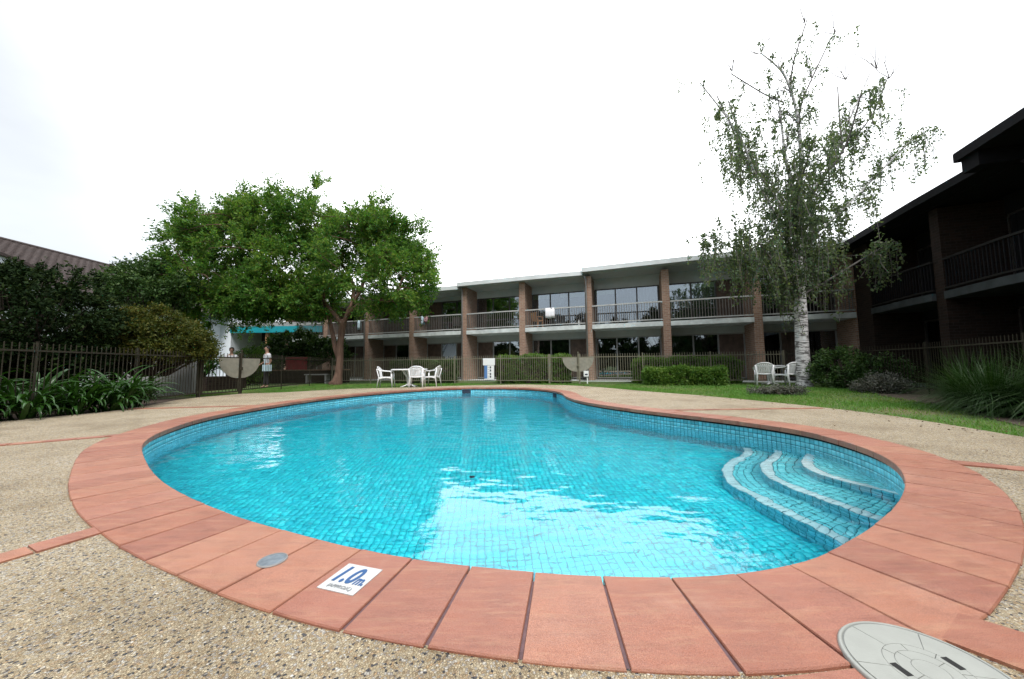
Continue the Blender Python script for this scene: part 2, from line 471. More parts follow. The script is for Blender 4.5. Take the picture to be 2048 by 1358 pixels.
class MB:
    """collects simple solids into one mesh"""
    def __init__(self): self.v = []; self.f = []
    def add(self, vs, fs):
        o = len(self.v)
        self.v += [tuple(p) for p in vs]
        self.f += [tuple(i + o for i in f) for f in fs]
        return self
    def box(self, x0, x1, y0, y1, z0, z1, mat=None):
        vs = [(x, y, z) for z in (z0, z1) for y in (y0, y1) for x in (x0, x1)]
        if mat is not None: vs = [mat @ Vector(p) for p in vs]
        return self.add(vs, [(0, 2, 3, 1), (4, 5, 7, 6), (0, 1, 5, 4), (1, 3, 7, 5), (3, 2, 6, 7), (2, 0, 4, 6)])
    def cbox(self, x0, x1, y0, y1, z0, z1, c=0.006):
        """box with chamfered top edges"""
        vs = [(x0, y0, z0), (x1, y0, z0), (x1, y1, z0), (x0, y1, z0),
              (x0, y0, z1 - c), (x1, y0, z1 - c), (x1, y1, z1 - c), (x0, y1, z1 - c),
              (x0 + c, y0 + c, z1), (x1 - c, y0 + c, z1), (x1 - c, y1 - c, z1), (x0 + c, y1 - c, z1)]
        fs = [(3, 2, 1, 0), (8, 9, 10, 11)]
        for a, b_ in ((0, 4), (4, 8)):
            for i in range(4):
                j = (i + 1) % 4
                fs.append((a + i, a + j, b_ + j, b_ + i))
        return self.add(vs, fs)
    def prism(self, poly, z0, z1):
        k = len(poly)
        vs = [(x, y, z0) for x, y in poly] + [(x, y, z1) for x, y in poly]
        fs = [tuple(range(k - 1, -1, -1)), tuple(range(k, 2 * k))] + [(i, (i + 1) % k, k + (i + 1) % k, k + i) for i in range(k)]
        return self.add(vs, fs)
    def tube(self, pts, radii, n=6, flat=None, cap=True):
        pts = [Vector(p) for p in pts]
        if not hasattr(radii, '__len__'): radii = [radii] * len(pts)
        vs = []; up = Vector((0, 0, 1)); prev = None
        for i, p in enumerate(pts):
            t = (pts[min(i + 1, len(pts) - 1)] - pts[max(i - 1, 0)]).normalized()
            if prev is None:
                a = t.cross(up)
                if a.length < 0.05: a = t.cross(Vector((1, 0, 0)))
            else:
                a = prev - t * prev.dot(t)
            a.normalize(); b_ = t.cross(a); prev = a
            fl = flat or (1, 1)
            for k in range(n):
                an = 2 * math.pi * k / n
                vs.append(p + a * math.cos(an) * radii[i] * fl[0] + b_ * math.sin(an) * radii[i] * fl[1])
        fs = []
        for i in range(len(pts) - 1):
            for k in range(n):
                k2 = (k + 1) % n
                fs.append((i * n + k, i * n + k2, (i + 1) * n + k2, (i + 1) * n + k))
        if cap:
            fs.append(tuple(range(n - 1, -1, -1)))
            fs.append(tuple((len(pts) - 1) * n + k for k in range(n)))
        return self.add(vs, fs)
    def grid(self, rows):
        """rows: list of equal-length point lists"""
        nr, nc = len(rows), len(rows[0])
        vs = [p for r in rows for p in r]
        fs = [(i * nc + j, i * nc + j + 1, (i + 1) * nc + j + 1, (i + 1) * nc + j) for i in range(nr - 1) for j in range(nc - 1)]
        return self.add(vs, fs)
    def mesh(self, name, mat, smooth=False):
        me = bpy.data.meshes.new(name)
        me.from_pydata(self.v, [], self.f)
        me.materials.append(M[mat] if isinstance(mat, str) else mat)
        if smooth:
            for p in me.polygons: p.use_smooth = True
        me.update()
        return me
    def obj(self, name, mat, parent=None, smooth=False):
        return link(bpy.data.objects.new(name, self.mesh(name, mat, smooth)), parent)

def solid(o, t, offset=0.0):
    md = o.modifiers.new('thickness', 'SOLIDIFY'); md.thickness = t; md.offset = offset
    return o

def bevel(o, w, seg=2):
    md = o.modifiers.new('bevel', 'BEVEL'); md.width = w; md.segments = seg; md.limit_method = 'ANGLE'
    return o

def copy_tree(o, parent=None):
    c = o.copy()
    link(c, parent)
    if parent is not None:
        c.matrix_parent_inverse = o.matrix_parent_inverse.copy()
    for ch in list(o.children):
        copy_tree(ch, c)
    return c

def in_poly(px, py, poly):
    px = np.asarray(px); py = np.asarray(py)
    inside = np.zeros(px.shape, bool)
    P = np.asarray(poly)
    x0, y0 = P[:, 0], P[:, 1]
    x1, y1 = np.roll(x0, -1), np.roll(y0, -1)
    for a, b_, c_, d_ in zip(x0, y0, x1, y1):
        cond = ((b_ > py) != (d_ > py))
        with np.errstate(divide='ignore', invalid='ignore'):
            xi = (c_ - a) * (py - b_) / (d_ - b_ + 1e-12) + a
        inside ^= cond & (px < xi)
    return inside

def catmull(P, closed=True, sub=12):
    P = np.asarray(P, float); k = len(P); out = []
    rngi = range(k) if closed else range(k - 1)
    for i in rngi:
        if closed:
            p0, p1, p2, p3 = P[(i - 1) % k], P[i], P[(i + 1) % k], P[(i + 2) % k]
        else:
            p0, p1, p2, p3 = P[max(i - 1, 0)], P[i], P[i + 1], P[min(i + 2, k - 1)]
        for s in range(sub):
            t = s / sub
            out.append(0.5 * ((2 * p1) + (-p0 + p2) * t + (2 * p0 - 5 * p1 + 4 * p2 - p3) * t * t + (-p0 + 3 * p1 - 3 * p2 + p3) * t ** 3))
    if not closed: out.append(P[-1])
    return np.array(out)

def resample(C, step=None, count=None, closed=True):
    C = np.asarray(C)
    if closed: C = np.vstack([C, C[:1]])
    seg = np.linalg.norm(np.diff(C, axis=0), axis=1)
    s = np.concatenate([[0], np.cumsum(seg)]); L = s[-1]
    if count is None: count = max(2, int(round(L / step)))
    q = np.linspace(0, L, count + 1)
    if closed: q = q[:-1]
    return np.stack([np.interp(q, s, C[:, i]) for i in range(C.shape[1])], 1), L

# ------------------------------------------------------------------ pool outline (metres, seen from above)
INNER = [(-3.66, 3.47), (-2.79, 2.72), (-2.18, 2.28), (-1.77, 2.04), (-1.39, 1.84), (-1.10, 1.71), (-0.86, 1.60), (-0.46, 1.46), (-0.19, 1.40),
         (0.07, 1.345), (0.29, 1.32), (0.56, 1.305), (0.75, 1.31), (0.98, 1.35), (1.21, 1.42), (1.42, 1.53), (1.66, 1.66), (1.97, 1.85), (2.25, 2.05),
         (2.50, 2.25), (2.79, 2.53), (3.03, 2.84), (3.22, 3.22), (3.34, 3.75), (3.33, 4.15), (3.12, 4.70), (2.76, 5.27), (2.29, 5.95), (1.75, 6.93),
         (1.45, 7.87), (1.36, 8.85), (1.40, 10.0), (1.16, 11.08), (0.43, 12.15), (-0.55, 12.62), (-1.89, 12.68), (-3.03, 12.05), (-4.05, 10.85),
         (-4.70, 9.60), (-5.0, 8.31), (-5.09, 7.12), (-5.04, 6.10), (-4.84, 5.32), (-4.47, 4.50), (-4.1, 3.94)]
dense = catmull(INNER, True, 10)
# light smoothing of the outline
POOL, POOL_LEN = resample(dense, count=400)
for _ in range(6):
    POOL = 0.5 * POOL + 0.25 * (np.roll(POOL, 1, 0) + np.roll(POOL, -1, 0))
POOL, POOL_LEN = resample(POOL, count=400)
def outward(C):
    t = np.roll(C, -1, 0) - np.roll(C, 1, 0)
    t /= np.linalg.norm(t, axis=1)[:, None]
    return np.stack([t[:, 1], -t[:, 0]], 1)      # the outline runs anticlockwise
NRM = outward(POOL)
COPING_W = 0.365
OUTER = POOL + NRM * COPING_W
WATER_Z = -0.20
def floor_z(x, y):
    t = np.clip((np.asarray(y) - 4.2) / 6.0, 0, 1)
    return -1.10 - 0.80 * t * t * (3 - 2 * t)

def ring_sheet(outer, hole, z, name, mat):
    bm = bmesh.new()
    es = []
    for loop in (outer, hole):
        vs_ = [bm.verts.new((p[0], p[1], z)) for p in loop]
        for i in range(len(vs_)):
            es.append(bm.edges.new((vs_[i], vs_[(i + 1) % len(vs_)])))
    bmesh.ops.triangle_fill(bm, use_beauty=True, edges=es, normal=(0, 0, 1))
    bmesh.ops.recalc_face_normals(bm, faces=bm.faces)
    for f_ in bm.faces:
        if f_.normal.z < 0: f_.normal_flip()
    me = bpy.data.meshes.new(name)
    bm.to_mesh(me); bm.free()
    me.materials.append(M[mat])
    return link(bpy.data.objects.new(name, me))

# ------------------------------------------------------------------ ground, deck, beds
big = [(-600, -600), (600, -600), (600, 600), (-600, 600)]
ground = ring_sheet(big, [tuple(p) for p in (POOL + NRM * 0.25)], -0.045, 'ground', 'lawn_ground')
tag(ground, 'green and worn lawn ground around the pool deck', kind='structure')

DECK = [(5.2, -5), (5.25, 3.70), (5.40, 4.36), (5.52, 5.10), (5.48, 5.80), (5.34, 6.60), (5.07, 7.58), (4.62, 8.80), (3.85, 10.3), (3.05, 12.3),
        (2.1, 13.75), (0.53, 14.55), (-1.5, 14.35), (-3.4, 13.72), (-4.9, 13.2), (-5.97, 12.85), (-6.7, 12.27), (-7.3, 11.5), (-8.45, 10.95),
        (-8.7, 9.76), (-8.5, 8.9), (-7.75, 7.2), (-7.65, 6.57), (-7.82, 6.0), (-8.0, 5.5), (-8.3, 3), (-8.6, -5)]
deck = ring_sheet(DECK, [tuple(p) for p in (POOL + NRM * 0.24)], -0.007, 'deck', 'exposed_aggregate')
solid(deck, 0.09, -1.0)
tag(deck, 'pale exposed aggregate pool deck', kind='structure')

bed = MB().prism([(-8.75, 9.7), (-8.52, 8.9), (-7.77, 7.2), (-7.67, 6.57), (-7.84, 6.0), (-8.02, 5.5), (-8.32, 3), (-8.6, -2), (-16, -2), (-16, 9.7)], -0.09, -0.028).obj('planting_bed', 'mulch')
tag(bed, 'dark mulch bed beside the deck', kind='structure')
bed2 = MB().prism([(6.1, 3.2), (6.3, 4.4), (6.75, 5.0), (7.5, 6.0), (8.9, 8.6), (9.8, 9.6), (10.4, 11.2), (12, 11.2), (12, 1), (6.1, 1)], -0.09, -0.033).obj('planting_bed', 'mulch')
tag(bed2, 'dark soil bed under the ornamental grasses', kind='structure')

# red edging bricks let into the deck
def brick_strip(p0, p1, width, piece=0.23):
    p0, p1 = Vector((*p0, 0)), Vector((*p1, 0))
    d = p1 - p0; L = d.length; d.normalize(); nn = Vector((-d.y, d.x, 0))
    k = max(1, int(round(L / piece))); s = L / k
    for i in range(k):
        a = p0 + d * (i * s + 0.004); c_ = p0 + d * ((i + 1) * s - 0.004)
        j = [random.uniform(-0.004, 0.004) for _ in range(4)]
        w = width / 2
        z = 0.001 + random.uniform(-0.002, 0.003)
        poly = [a - nn * (w + j[0]), c_ - nn * (w + j[1]), c_ + nn * (w + j[2]), a + nn * (w + j[3])]
        MB().prism([(q.x, q.y) for q in poly], -0.05, z).obj('brick', 'sandstone', deck)
brick_strip((-6.9, 2.75), (-4.62, 4.34), 0.13)
brick_strip((-7.65, 7.05), (-5.42, 7.43), 0.16)
brick_strip((-2.95, -0.15), (-2.015, 1.815), 0.12)
brick_strip((3.40, 2.76), (5.15, 1.75), 0.14)
brick_strip((2.60, 6.02), (5.3, 6.08), 0.10)
for poly in ([(0.635, 0.925), (0.90, 0.955), (0.95, 0.76), (0.70, 0.71)], [(1.20, 1.045), (1.375, 1.145), (1.53, 0.99), (1.34, 0.87)],
             [(1.355, 0.862), (1.545, 0.982), (1.70, 0.82), (1.50, 0.70)], [(0.965, 0.75), (1.34, 0.855), (1.48, 0.68), (1.0, 0.55)]):
    MB().prism(poly, -0.05, 0.002 + random.uniform(-0.002, 0.002)).obj('paver', 'sandstone', deck)

# ------------------------------------------------------------------ the pool
pool = empty('pool')
tag(pool, 'kidney shaped tiled pool shell with red sandstone coping', kind='structure')
# mortar bed below the coping
mb = MB()
inn, out_ = POOL + NRM * 0.012, POOL + NRM * (COPING_W - 0.012)
rows = []
for k in range(len(POOL) + 1):
    i = k % len(POOL)
    rows.append([(*inn[i], -0.055), (*inn[i], -0.0055), (*out_[i], -0.0065), (*out_[i], -0.055)])
mb.grid(rows)
mb.obj('mortar_bed', 'grout_red', pool)
n_pav = 124
idx = np.linspace(0, 400, n_pav + 1) + float(np.argmin(np.linalg.norm(POOL - np.array((-0.695, 1.54)), axis=1)))
def curve_at(C, s):
    i0 = int(math.floor(s)) % len(C); i1 = (i0 + 1) % len(C); t = s - math.floor(s)
    return C[i0] * (1 - t) + C[i1] * t
for k in range(n_pav):
    s0, s1 = idx[k], idx[k + 1]
    gap_i, gap_o = 0.04, 0.045 + random.uniform(0, 0.05)
    ss = np.linspace(s0, s1, 4)
    ins, outs = [], []
    for q, s in enumerate(ss):
        e = 1 if q == 0 else (-1 if q == 3 else 0)
        ins.append(curve_at(POOL - NRM * 0.035, s + e * gap_i)); outs.append(curve_at(OUTER, s + e * gap_o))
    ins[0] += rng.normal(0, 0.001, 2); outs[0] += rng.normal(0, 0.002, 2)
    loop = [tuple(p) for p in outs] + [tuple(p) for p in ins[::-1]]
    # outs run anticlockwise outside: orient the loop anticlockwise
    ar = sum(loop[i][0] * loop[(i + 1) % 8][1] - loop[(i + 1) % 8][0] * loop[i][1] for i in range(8))
    if ar < 0: loop = loop[::-1]
    c = np.mean(loop, axis=0)
    zt = 0.001 + random.uniform(-0.0015, 0.0025); ch = 0.004
    tx, ty = random.uniform(-0.006, 0.006), random.uniform(-0.006, 0.006)
    vs_, fs_ = [], []
    def zz(p): return zt + tx * (p[0] - c[0]) + ty * (p[1] - c[1])
    for p in loop: vs_.append((p[0], p[1], -0.052))
    for p in loop: vs_.append((p[0], p[1], zz(p) - ch))
    for p in loop:
        d = np.array(p) - c; d = d / np.linalg.norm(d) * ch
        vs_.append((p[0] - d[0], p[1] - d[1], zz(p)))
    for a in (0, 8):
        for i in range(8):
            j = (i + 1) % 8
            fs_.append((a + i, a + j, a + 8 + j, a + 8 + i))
    fs_.append(tuple(range(16, 24)))
    fs_.append(tuple(range(7, -1, -1)))
    MB().add(vs_, fs_).obj('paver', 'sandstone', pool)

# shell: grout coloured wall and floor
wall_in = POOL
nseg = len(POOL)
rows = []
for k in range(nseg + 1):
    i = k % nseg
    p = wall_in[i]
    rows.append([(p[0] + NRM[i][0] * 0.02, p[1] + NRM[i][1] * 0.02, -0.053), (p[0] + NRM[i][0] * 0.004, p[1] + NRM[i][1] * 0.004, -0.06),
                 (p[0] + NRM[i][0] * 0.004, p[1] + NRM[i][1] * 0.004, -2.1)])
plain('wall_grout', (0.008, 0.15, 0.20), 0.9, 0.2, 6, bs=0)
MB().grid([r[::-1] for r in rows]).obj('pool_wall', 'wall_grout', pool)
MB().grid([[(POOL[k % nseg][0] - NRM[k % nseg][0] * 0.003, POOL[k % nseg][1] - NRM[k % nseg][1] * 0.003, z_) for z_ in (-0.077, -0.0525)] for k in range(nseg + 1)]).obj('lip_shadow_strip', 'black_void', pool)  # black strip painted in as the shadow under the coping lip
fx = np.arange(-5.6, 4.01, 0.4); fy = np.arange(0.8, 13.3, 0.4)
rows = [[(x, y, float(floor_z(x, y)) - 0.004) for x in fx] for y in fy]
MB().grid(rows).obj('pool_floor', 'pool_grout', pool)

def tiles_from_quads(Q, inset, lift, mat, name):
    """Q: (N,4,3) quads -> slabs standing proud of the grout. lift: (N,3)"""
    Q = np.asarray(Q, float); c = Q.mean(1, keepdims=True)
    d = c - Q
    ln = np.linalg.norm(d, axis=2, keepdims=True)
    bot = Q + d / np.maximum(ln, 1e-6) * inset
    top = bot + d / np.maximum(ln, 1e-6) * 0.0015 + np.asarray(lift)[:, None, :]
    V = np.concatenate([bot, top], 1).reshape(-1, 3)
    N = len(Q); o = (np.arange(N) * 8)[:, None]
    f_ = [[4, 5, 6, 7]] + [[i, (i + 1) % 4, 4 + (i + 1) % 4, 4 + i] for i in range(4)]
    Fq = (o[:, None, :] + np.array(f_)[None]).reshape(-1, 4)
    r = np.repeat(rng.random(N), 5)
    return quad_mesh(name, V, Fq, mat, r)

# step noses (plan curves) and heights
STEPS = [(-0.86, [(3.14, 5.0), (3.0, 4.64), (2.79, 4.41), (2.48, 4.16), (2.28, 3.93), (2.15, 3.68), (2.11, 3.48), (2.12, 3.28), (2.14, 3.07), (2.17, 2.84), (2.20, 2.65), (2.21, 2.50), (2.22, 2.36), (2.25, 2.15), (2.30, 2.0)]),
         (-0.64, [(3.36, 4.66), (3.17, 4.34), (2.91, 4.10), (2.72, 3.93), (2.57, 3.73), (2.47, 3.52), (2.44, 3.31), (2.46, 3.12), (2.49, 2.96), (2.52, 2.79), (2.55, 2.62), (2.62, 2.46), (2.68, 2.30)]),
         (-0.42, [(3.46, 4.17), (3.16, 3.90), (2.98, 3.71), (2.87, 3.51), (2.84, 3.30), (2.89, 3.11), (2.95, 2.96), (3.01, 2.82), (3.10, 2.68)])]
noses = [resample(catmull(c_, False, 10), count=40, closed=False)[0] for z_, c_ in STEPS]
# back edge of the top step: the wall itself
a0 = int(np.argmin(np.linalg.norm(POOL - np.array((3.30, 4.25)), axis=1)))
a1 = int(np.argmin(np.linalg.norm(POOL - np.array((2.95, 2.72)), axis=1)))
backc = resample((POOL + NRM * 0.05)[a1:a0 + 1][::-1], count=40, closed=False)[0]
curves = noses + [backc]
step_poly = [tuple(p) for p in noses[0]] + [tuple(p) for p in (POOL + NRM * 0.15)[int(np.argmin(np.linalg.norm(POOL - np.array((2.27, 2.04)), axis=1))):int(np.argmin(np.linalg.norm(POOL - np.array((3.1, 4.8)), axis=1)))]]
step_poly_cw = step_poly

# floor tiles
TS = 0.058
ca, sa = math.cos(R(4)), math.sin(R(4))
gi, gj = np.meshgrid(np.arange(-160, 161), np.arange(0, 250))
lx, ly = (gi.ravel() * TS), (gj.ravel() * TS)
cx_ = lx * ca - ly * sa; cyy = lx * sa + ly * ca
keep = in_poly(cx_, cyy, POOL + NRM * 0.03) & ~in_poly(cx_, cyy, step_poly)
cx_, cyy = cx_[keep], cyy[keep]
h = TS / 2
offs = np.array([(-h, -h), (h, -h), (h, h), (-h, h)])
offs = np.stack([offs[:, 0] * ca - offs[:, 1] * sa, offs[:, 0] * sa + offs[:, 1] * ca], 1)
Q = np.zeros((len(cx_), 4, 3))
Q[:, :, 0] = cx_[:, None] + offs[None, :, 0]; Q[:, :, 1] = cyy[:, None] + offs[None, :, 1]
Q[:, :, 2] = floor_z(Q[:, :, 0], Q[:, :, 1])
# the tiles that show largest (close by, under clear water) are single parts
dist = np.hypot(cx_ - 0.55, (cyy - 2.45) * 1.0)
order = np.argsort(dist)
near = np.zeros(len(cx_), bool); near[order[:290]] = True
me = tiles_from_quads(Q[~near], 0.0050, np.tile((0, 0, 0.003), ((~near).sum(), 1)), 'pool_tile', 'floor_tiles')
o = link(bpy.data.objects.new('floor_tiles', me), pool); o['kind'] = 'stuff'
b_ = h - 0.0035
tm = MB().add([(x, y, 0) for x, y in ((-b_, -b_), (b_, -b_), (b_, b_), (-b_, b_))] + [(x * 0.97, y * 0.97, 0.003) for x, y in ((-b_, -b_), (b_, -b_), (b_, b_), (-b_, b_))],
              [(4, 5, 6, 7), (0, 1, 5, 4), (1, 2, 6, 5), (2, 3, 7, 6), (3, 0, 4, 7)]).mesh('tile', 'pool_tile_single')
for i in order[:290]:
    o = bpy.data.objects.new('tile', tm)
    o.location = (cx_[i], cyy[i], float(floor_z(cx_[i], cyy[i])))
    o.rotation_euler = (0, 0, R(4))
    link(o, pool)

# wall tiles
WT = 0.056
WP, _ = resample(POOL, step=WT)
WN = outward(WP)
WP2, WN2 = np.roll(WP, -1, 0), np.roll(WN, -1, 0)
SKIM = [(-0.75 - 0.9, 12.7), (1.28, 10.7)]
Qs, Ls = [], []
for r in range(34):
    zt = -0.076 - r * WT; zb = zt - WT
    fz = floor_z(WP[:, 0], WP[:, 1])
    ok = zb > fz - 0.03
    mid_ = (WP + WP2) / 2
    for sx_, sy_ in SKIM:
        if r in (0, 1, 2):
            ok &= np.linalg.norm(mid_ - np.array((sx_, sy_)), axis=1) > 0.17
    A, B = WP[ok], WP2[ok]
    q = np.zeros((len(A), 4, 3))
    q[:, 0, :2] = A; q[:, 1, :2] = B; q[:, 2, :2] = B; q[:, 3, :2] = A
    q[:, 0, 2] = q[:, 1, 2] = zb; q[:, 2, 2] = q[:, 3, 2] = zt
    q = q[:, ::-1]
    Qs.append(q); Ls.append(np.concatenate([-WN[ok] * 0.003, np.zeros((len(A), 1))], 1))
me = tiles_from_quads(np.concatenate(Qs), 0.0042, np.concatenate(Ls), 'wall_tile', 'wall_tiles')
o = link(bpy.data.objects.new('wall_tiles', me), pool); o['kind'] = 'stuff'
# skimmer mouths in the wall
for sx_, sy_ in SKIM:
    i = int(np.argmin(np.linalg.norm(POOL - np.array((sx_, sy_)), axis=1)))
    ang = math.atan2(NRM[i][1], NRM[i][0])
    mt = Matrix.Translation((POOL[i][0], POOL[i][1], -0.145)) @ Matrix.Rotation(ang, 4, 'Z')
    MB().box(-0.006, 0.004, -0.16, 0.16, -0.085, 0.085, mt).obj('skimmer_mouth', 'ink_dark', pool)
    fr_ = MB()
    for a_, b__ in (((-0.17, -0.155), (-0.09, 0.09)), ((0.155, 0.17), (-0.09, 0.09)), ((-0.155, 0.155), (0.076, 0.09)), ((-0.155, 0.155), (-0.09, -0.076))):
        fr_.box(-0.012, 0.0, a_[0], a_[1], b__[0], b__[1], mt)
    fr_.obj('skimmer_frame', 'wall_tile', pool)

# steps
for k in range(3):
    z = STEPS[k][0]; c0, c1 = curves[k], curves[k + 1]
    st = empty('step', parent=pool)
    # grout body: riser and tread
    zb = -1.12
    rows = [[(p[0], p[1], zb) for p in c0], [(p[0], p[1], z - 0.003) for p in c0]]
    for t in np.linspace(0.05, 1, 8):
        rows.append([(p[0] * (1 - t) + q[0] * t, p[1] * (1 - t) + q[1] * t, z - 0.003) for p, q in zip(c0, c1)])
    MB().grid(rows).obj('step_body', 'wall_grout', st)
    cnt = max(12, int(round(np.linalg.norm(np.diff(c0, axis=0), axis=1).sum() / 0.066)))
    d0, d1 = resample(c0, count=cnt, closed=False)[0], resample(c1, count=cnt, closed=False)[0]
    qn, qt, qr, lr = [], [], [], []
    for i in range(cnt):
        gap = np.linalg.norm(d1[i] - d0[i]); nrow = max(2, int(round(gap / 0.068)))
        ts = np.linspace(0, 1, nrow + 1); ts[1] *= 1.5
        for j in range(nrow):
            def pt(i_, t): return (*(d0[i_] * (1 - t) + d1[i_] * t), z)
            q = [pt(i, ts[j]), pt(i + 1, ts[j]), pt(i + 1, ts[j + 1]), pt(i, ts[j + 1])]
            (qn if j == 0 else qt).append(q)
        tv = d0[i + 1] - d0[i]; nv = np.array((tv[1], -tv[0])); nv /= np.linalg.norm(nv)
        for j in range(4):
            z1, z0 = z - j * 0.06, z - (j + 1) * 0.06
            qr.append([(*d0[i], z1), (*d0[i + 1], z1), (*d0[i + 1], z0), (*d0[i], z0)])
            lr.append((nv[0] * 0.003, nv[1] * 0.003, 0))
    for q, nm, mt in ((qn, 'nosing_tiles', 'nosing_tile'), (qt, 'tread_tiles', 'tread_tile')):
        me = tiles_from_quads(q, 0.004, np.tile((0, 0, 0.003), (len(q), 1)), mt, nm)
        o = link(bpy.data.objects.new(nm, me), st); o['kind'] = 'stuff'
    me = tiles_from_quads(qr, 0.004, lr, 'wall_tile', 'riser_tiles')
    o = link(bpy.data.objects.new('riser_tiles', me), st); o['kind'] = 'stuff'

# suction grate on the floor
MB().prism([(0.035 * math.cos(a) - 0.47, 0.035 * math.sin(a) + 4.09) for a in np.linspace(0, 2 * math.pi, 21)[:-1]], -1.3, float(floor_z(-0.47, 4.09)) + 0.015).obj('floor_grate', 'ink_dark', pool)

# water body
wp = POOL + NRM * 0.06
wp_l = [tuple(p) for p in wp]
water = MB().prism(wp_l, -2.3, WATER_Z).obj('water', 'pool_water')
tag(water, 'clear turquoise pool water', kind='structure')
# ------------------------------------------------------------------ two-storey lodge wings
def bay_windows(root, a0, a1, y, z0, z1, kinds, frame_mat, panel_mat='timber_panel'):
    """a sliding window wall between a0 and a1 at depth y: frame part with panes and curtains as sub-parts"""
    f = MB(); t = 0.035
    k = len(kinds); w = (a1 - a0) / k
    f.box(a0, a1, y, y + 0.07, z0, z0 + 0.06); f.box(a0, a1, y, y + 0.07, z1 - 0.06, z1)
    for i in range(k + 1):
        x = a0 + i * w
        f.box(x - t, x + t, y - 0.003, y + 0.073, z0 + 0.06, z1 - 0.06)
    fo = f.obj('window', frame_mat, root)
    for i, kd in enumerate(kinds):
        x0, x1 = a0 + i * w + t, a0 + (i + 1) * w - t
        if kd == 'P':      # timber panel
            p = MB(); nb = 5
            for q in range(nb):
                p.box(x0 + (x1 - x0) * q / nb + 0.004, x0 + (x1 - x0) * (q + 1) / nb - 0.004, y + 0.02 + 0.006 * (q % 2), y + 0.05, z0 + 0.06, z1 - 0.06)
            p.obj('panel', panel_mat, fo)
            continue
        MB().box(x0, x1, y + 0.03, y + 0.036, z0 + 0.06, z1 - 0.06).obj('pane', 'window_glass', fo)
        if kd in 'CB':     # curtain hanging behind the pane
            rows = []
            xs = np.linspace(x0, x1 if kd == 'B' else x0 + (x1 - x0) * 0.55, 26)
            for zq in np.linspace(z0 + 0.05, z1 - 0.05, 4):
                rows.append([(x, y + 0.16 + 0.035 * math.sin(x * 38 + 0.6 * math.sin(x * 9)), zq) for x in xs])
            MB().grid(rows).obj('curtain', 'curtain_brown' if kd == 'B' else 'curtain_cloth', fo, True)

def railing(bal, pts, z0, z1, rail_mat, bar_mat, spacing=0.118):
    """handrail, bottom rail and one baluster object per bar along a polyline"""
    for zc, hh, nm in ((z1, 0.03, 'handrail'), (z0 + 0.03, 0.025, 'bottom_rail')):
        b_ = MB()
        for i in range(len(pts) - 1):
            p, q = Vector(pts[i]), Vector(pts[i + 1]); d = (q - p); L = d.length; an = math.atan2(d.y, d.x)
            b_.box(0, L, -0.035, 0.035, -hh, hh, Matrix.Translation((p.x, p.y, zc)) @ Matrix.Rotation(an, 4, 'Z'))
        b_.obj(nm, rail_mat, bal)
    bar = MB().box(-0.012, 0.012, -0.012, 0.012, z0 + 0.056, z1 - 0.031).mesh('baluster', bar_mat)
    P = [Vector(p) for p in pts]
    for i in range(len(P) - 1):
        d = P[i + 1] - P[i]; k = max(1, int(round(d.length / spacing)))
        for q in range(k):
            p = P[i] + d * ((q + 0.5) / k)
            o = bpy.data.objects.new('baluster', bar); o.location = (p.x, p.y, 0)
            o.rotation_euler = (0, 0, math.atan2(d.y, d.x))
            link(o, bal)

